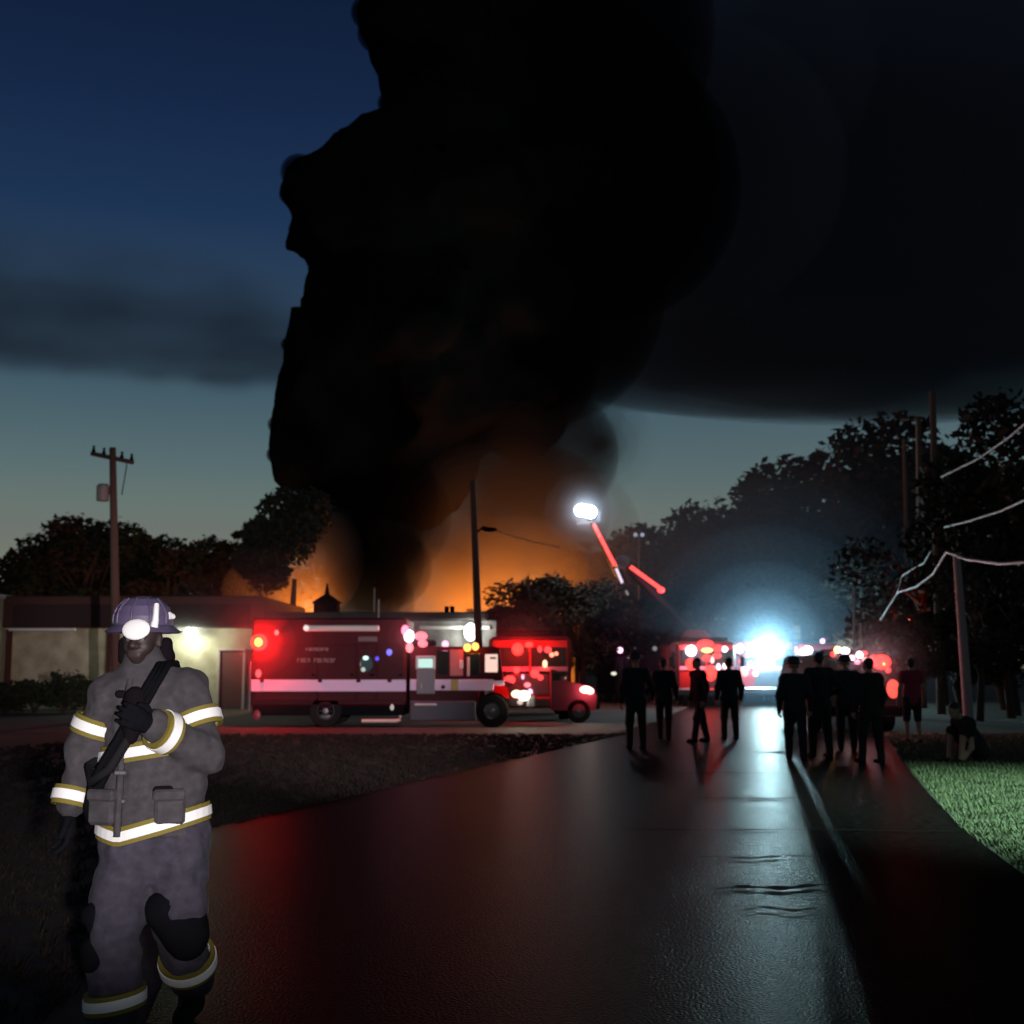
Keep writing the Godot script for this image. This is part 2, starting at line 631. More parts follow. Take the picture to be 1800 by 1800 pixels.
func tree(label: String, where: Vector3, height: float, kind: int, group: String, m: Material, wide := 1.0) -> Node3D:
	var t := thing("tree", label, "tree", where, rng.randf() * TAU, group)
	put(t, "crown", tree_meshes[kind][0], m)
	put(t, "trunk", tree_meshes[kind][1], M.bark)
	t.scale = Vector3(height * wide, height, height * wide)
	return t

func shrub(label: String, where: Vector3, r: Vector3, group: String) -> Node3D:
	var t := thing("shrub", label, "shrub", where, 0.0, group)
	var lobes := []
	var stems := MB.new()
	for k in 6:
		var a := TAU * k / 6
		var c := Vector3(cos(a) * r.x * 0.45, r.y * rng.randf_range(0.7, 1.3), sin(a) * r.z * 0.45)
		lobes.append([c, r * Vector3(0.55, 0.6, 0.55)])
		stems.tube([Vector3.ZERO, c], [0.03, 0.01], 5)
	put(t, "foliage", crown_mesh(lobes, 900, 0.11), M.foliage)
	put(t, "stem", stems.done(), M.bark)
	return t

func pole(called: String, label: String, category: String, foot: Vector3, top: Vector3, r: float, m: Material, group := "") -> Node3D:
	var t := thing(called, label, category, foot, 0.0, group)
	put(t, "shaft", MB.new().tube([Vector3(0, -0.2, 0), (top - foot) * 0.5, top - foot], [r * 1.2, r, r * 0.8], 12).done(), m)
	return t

func wire(label: String, pts: Array, sag: float, r := 0.022, m: Material = null) -> void:
	var path := []
	for k in pts.size() - 1:
		for s in (13 if k == pts.size() - 2 else 12):
			var t := s / 12.0
			path.append((pts[k] as Vector3).lerp(pts[k + 1], t) - Vector3(0, sag * 4.0 * t * (1.0 - t), 0))
	var o := put(self, "power_line", MB.new().tube(path, [r], 6).done(), m if m else M.cable)
	tag(o, label, "power line", "power lines strung along the right of the road")

# ------------------------------------------------------------------ smoke
func fog(parent: Node3D, called: String, where: Vector3, r: Vector3, density: float, m: Color) -> FogVolume:
	var o := FogVolume.new()
	o.name = called
	o.shape = RenderingServer.FOG_VOLUME_SHAPE_ELLIPSOID
	o.size = r * 2.0
	var f := FogMaterial.new()
	f.albedo = m
	f.density = density
	o.material = f
	o.position = where
	parent.add_child(o, true)
	return o

# smoke that thins out evenly round a point: nested puffs, each larger and thinner
func thinning(parent: Node3D, where: Vector3, r: float, density: float, m: Color, flat := 0.85) -> void:
	for k in [[0.12, 1.0], [0.21, 0.6], [0.34, 0.32], [0.5, 0.17], [0.72, 0.08], [1.0, 0.035]]:
		fog(parent, "smoke_puff", where, Vector3(r * k[0], r * k[0] * 0.95, r * k[0] * flat), density * k[1], m)

# ------------------------------------------------------------------ the sky at dusk
func dusk(el: float) -> Color:
	# linear colours by elevation in degrees
	var stops := [[-90.0, Color(0.02, 0.022, 0.02)], [0.0, Color(0.200, 0.195, 0.130)], [4.0, Color(0.180, 0.196, 0.145)], [6.5, Color(0.145, 0.185, 0.158)], [9.0, Color(0.098, 0.152, 0.162)], [12.0, Color(0.058, 0.108, 0.140)], [15.0, Color(0.032, 0.063, 0.105)], [20.0, Color(0.0125, 0.034, 0.086)], [25.0, Color(0.0075, 0.0200, 0.060)], [30.0, Color(0.0048, 0.0125, 0.038)], [50.0, Color(0.003, 0.007, 0.022)], [90.0, Color(0.002, 0.005, 0.016)]]
	for k in range(1, stops.size()):
		if el <= stops[k][0]:
			var t: float = (el - stops[k - 1][0]) / (stops[k][0] - stops[k - 1][0])
			return (stops[k - 1][1] as Color).lerp(stops[k][1], t)
	return stops[-1][1]

func make_sky() -> ImageTexture:
	var w := 1024
	var h := 512
	var im := Image.create_empty(w, h, false, Image.FORMAT_RGBAF)
	var n := FastNoiseLite.new()
	n.seed = 11
	n.frequency = 1.0
	n.fractal_octaves = 5
	for y in h:
		var el := 90.0 - (y + 0.5) * 180.0 / h
		var base := dusk(el)
		for x in w:
			var c := base
			if el > 5.0 and el < 34.0:
				var a := TAU * (x + 0.5) / w
				var d := Vector3(sin(a), 0, cos(a))
				# a bank of cloud with a level underside and a ragged, fading top
				var under := 12.5 + 0.5 * n.get_noise_3dv(d * 5.0) + 0.35 * n.get_noise_3dv(d * 16.0 + Vector3(0, el * 0.3, 0))
				var top := 17.2 + 2.6 * n.get_noise_3dv(d * 2.2 + Vector3(7, 0, 0)) + 1.4 * n.get_noise_3dv(d * 6.0 + Vector3(0, el * 0.2, 3))
				var body := smoothstep(under - 0.25, under + 0.45, el) * (1.0 - smoothstep(top - 2.6, top + 2.4, el))
				var streak := 0.5 + 0.5 * n.get_noise_3dv(d * 3.0 + Vector3(0, el * 0.55, 0)) + 0.25 * n.get_noise_3dv(d * 9.0 + Vector3(4, el * 0.9, 0))
				body *= clampf(0.42 + streak * 0.75, 0.0, 0.94)
				c = c.lerp(Color(0.0095, 0.0155, 0.026), body)
			im.set_pixel(x, y, Color(c.r, c.g, c.b, 1.0))
	return ImageTexture.create_from_image(im)

# ------------------------------------------------------------------ the scene
func _ready() -> void:
	rng.seed = 20
	camera_and_light()
	materials()
	hand_shape = make_hand()
	head_shape = make_head()
	make_trees()
	ground_and_road()
	left_building()
	burning_building()
	smoke()
	woods()
	rescue_truck()
	other_vehicles()
	poles_and_wires()
	firefighter()
	bystanders()
	grass()

func camera_and_light() -> void:
	var cam := Camera3D.new()
	cam.name = "camera"
	cam.position = Vector3(0, EYE, 0)
	cam.rotation.x = PITCH
	cam.keep_aspect = Camera3D.KEEP_HEIGHT
	cam.fov = 45.0
	cam.near = 0.05
	cam.far = 900.0
	var lens := CameraAttributesPhysical.new()
	lens.frustum_focal_length = 24.0 / (2.0 * tan(deg_to_rad(22.5)))
	lens.frustum_focus_distance = 6.0
	lens.frustum_near = 0.05
	lens.frustum_far = 900.0
	lens.exposure_aperture = 2.1
	lens.exposure_multiplier = 1.0
	cam.attributes = lens
	add_child(cam)
	cam.current = true
	var e := Environment.new()
	e.background_mode = Environment.BG_SKY
	var pan := PanoramaSkyMaterial.new()
	pan.panorama = make_sky()
	e.sky = Sky.new()
	e.sky.sky_material = pan
	e.tonemap_mode = Environment.TONE_MAPPER_LINEAR
	e.tonemap_exposure = 1.0
	e.sdfgi_enabled = true
	e.ssao_enabled = true
	e.ssil_enabled = true
	e.volumetric_fog_enabled = true
	e.volumetric_fog_density = 0.0
	var we := WorldEnvironment.new()
	we.name = "environment"
	we.environment = e
	add_child(we)
	var sun := DirectionalLight3D.new()      # the last of the daylight, from behind the camera
	sun.name = "afterglow"
	sun.light_energy = 0.004
	sun.light_color = Color(0.75, 0.82, 1.0)
	sun.light_angular_distance = 60.0
	sun.rotation_degrees = Vector3(-35, -20, 0)
	sun.shadow_enabled = true
	add_child(sun)
	# lamps out of view, placed to light the firefighter, the truck side and the verge
	unseen_lamp(Vector3(0.55, 1.55, 0.9), Vector3(-1.68, 1.62, -5.62), 12.6, 62.0, Color(1.0, 0.96, 0.97), "unseen lamp near the camera, placed to light the passing firefighter")
	unseen_lamp(Vector3(4.6, 2.5, 2.0), Vector3(-6.4, 2.6, -33.0), 10.0, 470.0, Color(1.0, 0.93, 0.95), "unseen lamp behind the camera, placed to light the side of the rescue truck")
	unseen_lamp(Vector3(9.8, 8.2, -10.8), Vector3(7.7, 0.0, -13.4), 33.0, 360.0, Color(0.84, 1.0, 0.92), "unseen lamp beyond the right edge, placed to light the right verge")

func unseen_lamp(where: Vector3, aim: Vector3, cone: float, energy: float, tint: Color, label: String) -> void:  # a lamp that stands out of view and lights the aim point
	var t := thing("unseen_spot_lamp", label, "lamp", where)
	t.look_at_from_position(where, aim)
	var shell := MB.new().lathe([Vector2(0.03, 0.14), Vector2(0.075, 0.1), Vector2(0.085, 0.0), Vector2(0.08, -0.005), Vector2(0.07, 0.03), Vector2(0.001, 0.05)], 20, Transform3D(Basis(Vector3.RIGHT, PI / 2), Vector3.ZERO))
	var hot := glow(3, 3, 3)
	put(t, "housing", shell.done(), mat(0.03, 0.03, 0.03, 0.4))
	put(t, "lamp_lens", MB.new().ball(Vector3(0, 0, -0.01), Vector3(0.065, 0.065, 0.012), 16, 8).done(), hot)
	var s := SpotLight3D.new()
	s.name = "beam"
	s.position = Vector3(0, 0, -0.06)
	s.spot_angle = cone
	s.spot_angle_attenuation = 0.75
	s.light_energy = energy
	s.light_color = tint
	s.light_size = 0.07
	s.spot_range = 90.0
	s.spot_attenuation = 2.0
	s.shadow_enabled = true
	t.add_child(s, true)

func materials() -> void:
	var cn := FastNoiseLite.new()
	cn.seed = 5
	cn.frequency = 7.0
	cn.fractal_octaves = 3
	M.cloth_noise = cn
	M.skin = mat(0.32, 0.19, 0.14, 0.55)
	M.rubber = mat(0.012, 0.012, 0.013, 0.75)
	M.steel = mat(0.20, 0.20, 0.21, 0.42, 0.8)
	M.hair = mat(0.015, 0.012, 0.01, 0.6)
	M.dark_helmet = mat(0.02, 0.02, 0.022, 0.35)
	M.tape = mat(0.86, 0.86, 0.84, 0.45)
	M.trim = mat(0.17, 0.135, 0.016, 0.8)
	M.black = mat(0.006, 0.006, 0.008, 0.9)
	M.black.metallic_specular = 0.12
	M.rubber.metallic_specular = 0.2
	M.bark = mat(0.05, 0.035, 0.025, 0.95)
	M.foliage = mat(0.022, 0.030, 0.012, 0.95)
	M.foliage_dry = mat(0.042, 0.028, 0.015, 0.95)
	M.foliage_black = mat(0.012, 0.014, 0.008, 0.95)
	M.timber = mat(0.10, 0.065, 0.05, 0.9)
	M.cable = mat(0.15, 0.14, 0.14, 0.5)
	M.glass_dark = mat(0.008, 0.009, 0.012, 0.08)
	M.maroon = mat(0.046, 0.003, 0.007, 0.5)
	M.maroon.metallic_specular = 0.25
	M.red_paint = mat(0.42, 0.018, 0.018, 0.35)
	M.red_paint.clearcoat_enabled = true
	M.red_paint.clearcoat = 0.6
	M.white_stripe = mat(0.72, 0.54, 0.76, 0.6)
	M.tread = mat(0.055, 0.05, 0.07, 0.55, 0.2)
	M.dark_paint = mat(0.014, 0.015, 0.02, 0.3)
	M.gold = mat(0.42, 0.29, 0.06, 0.5)
	M.red_glow = glow(5.0, 0.13, 0.10)
	M.red_hot = glow(9.0, 2.6, 0.35)
	M.red_dim = glow(2.2, 0.12, 0.12)
	M.pink_glow = glow(3.0, 0.55, 0.9)
	M.white_glow = glow(6.0, 6.4, 6.6)
	M.white_dim = glow(0.9, 0.95, 0.95)
	M.warm_glow = glow(3.4, 2.2, 1.2)
	M.amber_glow = glow(4.0, 1.5, 0.25)
	M.blue_glow = glow(0.14, 0.16, 1.6)
	M.green_glow = glow(0.35, 1.2, 0.4)
	M.coral = glow(2.6, 0.16, 0.14)

func ground_and_road() -> void:
	var soil := mat(0.055, 0.036, 0.022, 0.95)
	soil.albedo_texture = noise_tex(0.02, Color(0.55, 0.55, 0.5), Color(1, 1, 1), 3)
	soil.uv1_triplanar = true
	soil.uv1_world_triplanar = true
	soil.uv1_scale = Vector3.ONE * 0.35
	var g := MB.new().quad_sheet([Vector3(-500, 0, 60), Vector3(500, 0, 60), Vector3(500, 0, -700), Vector3(-500, 0, -700)])
	tag(put(self, "ground", g.done(), soil), "dark trodden grass ground beside the road", "", "", "structure")
	var wet := mat(0.009, 0.0085, 0.009, 0.30)
	wet.albedo_texture = noise_tex(0.03, Color(0.5, 0.5, 0.5), Color(1, 1, 1), 8)
	wet.normal_enabled = true
	wet.normal_texture = noise_tex(0.07, Color.BLACK, Color.WHITE, 10, 3, 1024, true, 6.0)
	wet.normal_scale = 0.5
	wet.uv1_triplanar = true
	wet.uv1_world_triplanar = true
	wet.uv1_scale = Vector3(0.55, 0.55, 0.55)
	wet.metallic_specular = 0.03
	M.wet = wet
	# left and right edges of the road, by distance from the camera
	road_edges = [[-12.0, -1.2, -0.5], [0.0, -1.1, 1.9], [5.0, -1.5, 2.9], [8.7, -2.15, 3.7], [12.4, -2.95, 4.4], [15.8, -2.1, 5.2], [21.0, -0.5, 6.5], [29.0, 2.2, 8.6], [36.0, 4.2, 10.4], [50.0, 7.2, 14.0], [75.0, 12.0, 20.5], [120.0, 22.0, 32.0], [260.0, 58.0, 70.0]]
	var edges := road_edges
	var r := MB.new()
	for k in edges.size() - 1:
		var a: Array = edges[k]
		var b: Array = edges[k + 1]
		r.quad(Vector3(a[1], 0.02, -a[0]), Vector3(a[2], 0.02, -a[0]), Vector3(b[2], 0.02, -b[0]), Vector3(b[1], 0.02, -b[0]))
		for s in [1, 2]:
			var q := [Vector3(a[s], -0.05, -a[0]), Vector3(b[s], -0.05, -b[0]), Vector3(b[s], 0.02, -b[0]), Vector3(a[s], 0.02, -a[0])]
			if s == 1:
				q.reverse()
			r.quad(q[0], q[1], q[2], q[3])
	var road := put(self, "road", r.done(), wet)
	tag(road, "wet dark asphalt road that runs off to the right", "", "", "structure")
	# tar-filled cracks across the lane and a sunken patch
	var tar := mat(0.006, 0.006, 0.006, 0.95)
	tar.metallic_specular = 0.15
	for c in [[15.1, 2.25, 3.55, 0.16, 0.0], [18.6, 2.3, 3.9, 0.14, 0.05], [12.2, 1.1, 4.2, 0.10, 0.12], [10.5, 1.55, 2.55, 0.10, -0.05], [9.1, 1.45, 2.3, 0.16, -0.12], [8.3, 1.5, 2.0, 0.09, 0.03], [23.0, 4.4, 5.2, 0.3, 0.0]]:
		var strip := MB.new()
		var steps := 14
		var upper := []
		var lower := []
		for k in steps + 1:
			var t := float(k) / steps
			var x: float = lerpf(c[1], c[2], t)
			var z: float = -c[0] + c[4] * (t - 0.5) + 0.05 * sin(t * 9.0 + c[0])
			var w: float = c[3] * (0.35 + 0.65 * sin(PI * clampf(t, 0.06, 0.94))) * (0.8 + 0.4 * sin(t * 23.0 + c[0] * 3.0))
			upper.append(Vector3(x, 0.025, z - w / 2))
			lower.append(Vector3(x, 0.025, z + w / 2))
		for k in steps:
			strip.quad(lower[k] + Vector3(0, 0.004, 0), lower[k + 1] + Vector3(0, 0.004, 0), upper[k + 1] + Vector3(0, 0.004, 0), upper[k] + Vector3(0, 0.004, 0))
		put(road, "tar_seam", strip.done(), tar)
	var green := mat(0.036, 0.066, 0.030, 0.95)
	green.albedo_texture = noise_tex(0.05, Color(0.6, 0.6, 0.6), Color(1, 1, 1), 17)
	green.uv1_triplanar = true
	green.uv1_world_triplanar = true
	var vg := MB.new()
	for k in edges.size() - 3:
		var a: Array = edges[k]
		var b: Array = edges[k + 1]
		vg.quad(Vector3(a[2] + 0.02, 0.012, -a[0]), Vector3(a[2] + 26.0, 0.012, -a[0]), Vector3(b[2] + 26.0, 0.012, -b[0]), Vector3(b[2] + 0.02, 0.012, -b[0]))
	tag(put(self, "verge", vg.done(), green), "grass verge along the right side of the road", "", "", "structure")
	# gravel apron the rescue truck stands on
	var gravel := mat(0.06, 0.05, 0.045, 0.9)
	gravel.albedo_texture = noise_tex(0.09, Color(0.45, 0.45, 0.45), Color(1, 1, 1), 14)
	gravel.uv1_triplanar = true
	gravel.uv1_world_triplanar = true
	gravel.uv1_scale = Vector3.ONE * 0.6
	var ap := MB.new().quad_sheet([Vector3(-26, 0.008, -29.5), Vector3(1.7, 0.008, -29.5), Vector3(9, 0.008, -60), Vector3(-26, 0.008, -60)])
	tag(put(self, "parking_lot", ap.done(), gravel), "dim gravel lot under the rescue truck and the buildings", "", "", "structure")

func left_building() -> void:
	var d := 46.0
	var k := FOCAL / d
	var t := thing("commercial_building", "long low pale building with a dark overhanging roof behind the bushes", "building", Vector3(0, 0, -d))
	var x := func(px: float) -> float: return (px - 900.0) / k
	var y := func(py: float) -> float: return EYE + (1170.0 - py) / k
	var pale := mat(0.60, 0.53, 0.40, 0.85)
	pale.albedo_texture = noise_tex(0.01, Color(0.75, 0.72, 0.68), Color(1, 1, 1), 21)
	pale.uv1_triplanar = true
	pale.uv1_scale = Vector3.ONE * 0.2
	var x0: float = x.call(20.0)
	var x1: float = x.call(448.0)
	put(t, "wall", MB.new().box(Vector3((x0 + x1) / 2, 1.5, -4.2), Vector3(x1 - x0, 3.0, 8.0)).done(), pale)
	var brown := mat(0.075, 0.03, 0.022, 0.8)
	put(t, "roof", MB.new().box(Vector3((x0 + x1) / 2, 3.55, -4.0), Vector3(x1 - x0 + 0.9, 1.16, 9.4), 0.05).done(), brown)
	put(t, "fascia", MB.new().box(Vector3((x0 + x1) / 2 + 0.2, 3.42, 0.74), Vector3(x1 - x0 - 0.4, 0.78, 0.06), 0.02).done(), mat(0.035, 0.014, 0.014, 0.8))
	put(t, "gutter", MB.new().box(Vector3(x.call(92.0), 2.90, 0.8), Vector3(115.0 / k, 0.10, 0.14), 0.02).done(), mat(0.85, 0.84, 0.80, 0.5))
	for px in [30.0, 205.0]:
		put(t, "post", MB.new().box(Vector3(x.call(px), 1.45, 0.5), Vector3(0.2, 2.94, 0.2), 0.02).done(), mat(0.09, 0.022, 0.016, 0.8))
	var door := put(t, "door", MB.new().box(Vector3(x.call(409.0), 1.05, -0.18), Vector3(0.9, 2.1, 0.06), 0.02).done(), mat(0.10, 0.05, 0.045, 0.7))
	var fr := MB.new()
	for s in [-0.47, 0.47]:
		fr.box(Vector3(x.call(409.0) + s, 1.08, -0.14), Vector3(0.08, 2.2, 0.1))
	fr.box(Vector3(x.call(409.0), 2.2, -0.14), Vector3(1.02, 0.08, 0.1))
	put(door, "frame", fr.done(), mat(0.6, 0.5, 0.48, 0.6))
	for px in [255.0]:
		var w := put(t, "window", MB.new().box(Vector3(x.call(px), 1.55, -0.17), Vector3(1.0, 0.9, 0.05)).done(), M.glass_dark)
		put(w, "sill", MB.new().box(Vector3(x.call(px), 1.06, -0.12), Vector3(1.16, 0.07, 0.16), 0.01).done(), pale)
	# the floodlight on the wall
	var lx: float = x.call(343.0)
	var flood := put(t, "floodlight", MB.new().box(Vector3(lx, 2.86, 0.28), Vector3(0.36, 0.2, 0.14), 0.03).done(), M.black)
	put(flood, "bracket", MB.new().box(Vector3(lx, 2.86, -0.02), Vector3(0.07, 0.07, 0.42)).done(), M.black)
	lamp(flood, "lamp_lens", Vector3(lx, 2.84, 0.42), Vector3(0.24, 0.17, 0.07), glow(9, 10, 8.6), Color(0.93, 1.0, 0.88), 7.0, 0.1)
	var cap := thing("plain_shed", "pale plain shed wall with a bright level top at the end of the low building", "building", Vector3(x.call(-30.0), 0, -d + 1.2))
	put(cap, "wall", MB.new().box(Vector3(0, 2.0, -2.0), Vector3(2.16, 4.0, 4.0)).done(), mat(0.45, 0.47, 0.33, 0.85))
	put(cap, "roof", MB.new().box(Vector3(0, 4.09, -2.0), Vector3(2.3, 0.17, 4.3), 0.03).done(), mat(0.6, 0.6, 0.52, 0.6))
	var who := ["shrub at the far left end of the row, before the pale shed", "tall pointed shrub before the pale wall, left of the firefighter's shoulder", "low wide shrub under the white gutter of the low building", "dark shrub right beside the firefighter's sleeve", "small shrub between the firefighter and the left frame edge"]
	var spots := [[6.0, 1.5, 1.0], [112.0, 1.3, 1.35], [60.0, 1.4, 1.0], [150.0, 1.2, 1.25], [30.0, 1.2, 0.8]]
	for s in spots.size():
		shrub(who[s], on_ground(spots[s][0], 41.0 + s * 0.5), Vector3(spots[s][1], spots[s][2], 0.9) * 0.62, "shrubs in front of the low building")

func burning_building() -> void:
	var d := 46.0
	var k := FOCAL / d
	var x := func(px: float) -> float: return (px - 900.0) / k
	var t := thing("flat_roofed_building", "dark flat-roofed grey building with fire rising behind its roof", "building", Vector3(0, 0, -d))
	var grey := mat(0.26, 0.27, 0.26, 0.75)
	grey.albedo_texture = noise_tex(0.012, Color(0.7, 0.7, 0.7), Color(1, 1, 1), 31)
	grey.uv1_triplanar = true
	grey.uv1_scale = Vector3.ONE * 0.25
	var x0: float = x.call(468.0)
	var x1: float = x.call(872.0)
	var top := EYE + 92.0 / k
	put(t, "wall", MB.new().box(Vector3((x0 + x1) / 2, (top - 0.3) / 2, -4.0), Vector3(x1 - x0, top - 0.3, 8.0)).done(), grey)
	put(t, "roof", MB.new().box(Vector3((x0 + x1) / 2 - 0.2, top - 0.13, -3.9), Vector3(x1 - x0 - 0.3, 0.28, 8.6), 0.03).done(), mat(0.03, 0.028, 0.028, 0.8))
	for px in [783.0, 793.0]:
		put(t, "roof_vent", MB.new().tube([Vector3(x.call(px), top - 0.05, -1.0), Vector3(x.call(px), top + 0.28, -1.0)], [0.09], 10).done(), M.black)
	var cup := MB.new().box(Vector3(x.call(561.0), top + 0.2, -2.0), Vector3(0.9, 0.5, 0.9), 0.03)
	cup.lathe([Vector2(0.62, 0.0), Vector2(0.3, 0.22), Vector2(0.1, 0.35), Vector2(0.03, 0.75), Vector2(0.001, 0.8)], 10, Transform3D(Basis.IDENTITY, Vector3(x.call(561.0), top + 0.45, -2.0)))
	put(t, "roof_turret", cup.done(), M.black)
	put(t, "antenna", MB.new().tube([Vector3(x.call(655.0), top, -0.6), Vector3(x.call(655.0), top + 0.95, -0.6)], [0.02], 6).done(), M.steel)
	var wl := put(t, "wall_lamp", MB.new().box(Vector3(x.call(828.0), EYE + 58.0 / k, 0.06), Vector3(0.3, 0.3, 0.12), 0.03).done(), M.black)
	lamp(wl, "lamp_lens", Vector3(x.call(828.0), EYE + 58.0 / k, 0.22), Vector3(0.24, 0.32, 0.12), glow(9, 9, 8), Color(1, 0.98, 0.94), 3.0)
	put(t, "wall_trim", MB.new().box(Vector3(x.call(800.0), EYE + 66.0 / k, 0.04), Vector3(2.6, 0.12, 0.06), 0.01).done(), mat(0.6, 0.6, 0.58))
	# the fire itself, hidden from the road by the roof
	put(t, "added_light_screen", MB.new().box(Vector3(x.call(1045.0), 2.1, -16.0), Vector3(0.3, 4.2, 16.0)).done(), mat(0.05, 0.035, 0.03, 0.9))  # added wall, hidden from view, that keeps the firelight off the wood
	for f in [[905.0, 60.0, 1.2, 52.0], [820.0, 59.0, 1.2, 44.0], [545.0, 58.5, 1.2, 64.0], [968.0, 62.0, 1.1, 20.0]]:
		var p := on_ground(f[0], f[1])
		var fl := thing("flames", ["tall flames behind the roof, beside the leaning pole", "flames behind the flat roof over the truck's cab", "flames behind the roof at the rear of the truck", "flames behind the dark bush under the smoke"][[905.0, 820.0, 545.0, 968.0].find(f[0])], "fire", p, 0.0, "flames of the burning building")
		for s in 3:
			var h: float = f[2] * (1.0 - 0.2 * s)
			var o := Vector3(0.6 * (s - 1), 0.5, 0.3 * (s % 2))
			put(fl, "flame", MB.new().lathe([Vector2(0.05, 0), Vector2(0.4, 0.3 * h), Vector2(0.3, 0.65 * h), Vector2(0.1, 1.1 * h), Vector2(0.001, 1.4 * h)], 12).done(), glow(5.0, 1.5, 0.2), o)
		var l := OmniLight3D.new()
		l.name = "glow"
		l.light_color = Color(1.0, 0.56, 0.17)
		l.light_energy = f[3]
		l.light_size = 0.6
		l.omni_range = 90.0
		l.omni_attenuation = 2.0
		l.shadow_enabled = true
		l.position = Vector3(0, 3.1, 0)
		fl.add_child(l, true)

func smoke() -> void:
	var soot := lin(0.014, 0.013, 0.013)
	var d := 62.0
	var base := on_ground(700, d)
	var t := thing("smoke_plume", "huge black smoke plume billowing up from the burning building", "smoke", base)
	t.set_meta("kind", "stuff")
	# pixel-sized lumps, each at its own distance
	var lumps := [[660, 815, 110, 61], [600, 790, 84, 60], [560, 735, 56, 59], [720, 740, 150, 63], [590, 660, 84, 60], [720, 620, 180, 62], [610, 560, 90, 60], [780, 500, 230, 64], [585, 350, 82, 58], [610, 420, 78, 59], [650, 265, 96, 58], [730, 340, 160, 60], [840, 330, 210, 64], [800, 220, 130, 61], [880, 690, 120, 66], [860, 60, 180, 64], [735, 10, 118, 58], [830, 100, 110, 60]]
	var balls := []
	for l in lumps:
		var p := at(l[0], l[1], l[3]) - base
		var r: float = l[2] * l[3] / FOCAL * 0.97
		balls.append([p, p, r, r])
	var n := FastNoiseLite.new()
	n.seed = 4
	n.frequency = 0.15
	n.fractal_octaves = 4
	n.fractal_gain = 0.52
	var billow := nets(balls, 0.48, 1.5, n, 2.2)
	var black := mat(0.011, 0.0105, 0.010, 1.0)
	black.specular_mode = BaseMaterial3D.SPECULAR_DISABLED
	put(t, "billow", billow.done(), black)
	# soft edges: thin puffs of smoke all over the billows that face the road
	var puffs := 0
	while puffs < 70:
		var q := rng.randi() % billow.v.size()
		var p := billow.v[q]
		var rim := puffs < 70
		if billow.n[q].z < -0.35 or rim and (billow.n[q].x > -0.25 or billow.n[q].z > 0.5):
			continue
		var m := rng.randf_range(0.4, 0.95) if rim else rng.randf_range(0.9, 2.0)
		fog(t, "smoke_puff", p - billow.n[q] * (0.5 * m + 0.12 if rim else 0.45 * m), Vector3(m, m * rng.randf_range(0.75, 1.1), m), (1.7 if rim else 0.6) / m, soot)
		puffs += 1
	for l in [[655, 880, 118, 60], [640, 930, 105, 59.5], [660, 985, 88, 59], [640, 1025, 78, 58.6], [650, 1060, 80, 58.4], [705, 910, 90, 60], [592, 930, 82, 59], [585, 875, 85, 60], [700, 1000, 60, 59], [960, 520, 215, 66], [1000, 290, 270, 67], [990, 60, 280, 66], [900, 620, 160, 65], [1090, 330, 220, 71]]:
		var m: float = l[2] * l[3] / FOCAL
		fog(t, "smoke_puff", at(l[0], l[1], l[3]) - base, Vector3(m, m * 1.1, m), (1.5 if m > 4.0 else 0.7) / m, soot)
	# the sheet of smoke that drifts away to the right, level underneath
	var grey := lin(0.26, 0.28, 0.36)
	for l in [[1560, 420, 100, 36.0, 15.0, 12.0, 0.065], [1400, 180, 100, 34.0, 18.0, 12.0, 0.07], [1820, 230, 100, 30.0, 20.0, 12.0, 0.07], [1500, 585, 100, 32.0, 7.5, 12.0, 0.07], [1320, 620, 94, 18.0, 5.0, 8.0, 0.07], [1540, 668, 98, 32.0, 2.8, 9.0, 0.045], [1190, 300, 84, 12.0, 11.0, 9.0, 0.10], [1230, 110, 86, 13.0, 11.0, 6.0, 0.10], [1425, 714, 95, 8.0, 1.0, 4.0, 0.07], [1600, 706, 97, 9.0, 1.7, 5.0, 0.06]]:
		fog(t, "smoke_sheet", at(l[0], l[1], l[2]) - base, Vector3(l[3], l[4], l[5]), l[6], grey)
	# the lit, browner smoke low over the fire
	var w := thing("fire_smoke", "thin brown smoke glowing orange over the fire", "smoke", on_ground(870, 63))
	w.set_meta("kind", "stuff")
	var tan_ := lin(0.50, 0.42, 0.38)
	var wb := w.position
	for l in [[860, 950, 270, 190, 66, 0.05], [760, 1035, 95, 75, 61, 0.16], [905, 1000, 130, 95, 63, 0.15], [820, 990, 100, 95, 62, 0.15], [950, 900, 125, 115, 65, 0.2], [960, 800, 130, 125, 66, 0.28], [880, 790, 110, 150, 64, 0.26], [540, 1020, 75, 75, 58.5, 0.2], [580, 985, 60, 90, 57.5, 0.16], [470, 1035, 80, 60, 57.5, 0.07], [1000, 960, 70, 90, 64, 0.16], [790, 880, 95, 130, 62, 0.24]]:
		var m: float = l[4] / FOCAL
		fog(w, "smoke_puff", at(l[0], l[1], l[4]) - wb, Vector3(l[2] * m, l[3] * m, l[2] * m), l[5], tan_ if l[1] > 930 else lin(0.22, 0.19, 0.18))  # upper puffs darker: the fading of the fire glow is put into their colour
	thinning(w, at(1055, 780, 66) - wb, 3.0, 0.8, lin(0.22, 0.19, 0.18))
	thinning(w, at(1000, 715, 66) - wb, 4.4, 0.7, lin(0.16, 0.15, 0.145))
	# smoke drifting low over the road and between the lamps
	var b := thing("smoke_bank", "thin bluish smoke hanging over the road round the bright lamps", "smoke", on_ground(1345, 52))
	b.set_meta("kind", "stuff")
	var pale := lin(0.42, 0.58, 0.78)
	thinning(b, at(1345, 1135, 52) - b.position, 7.5, 0.075, pale)  # denser smoke set round the floodlights to give them a halo
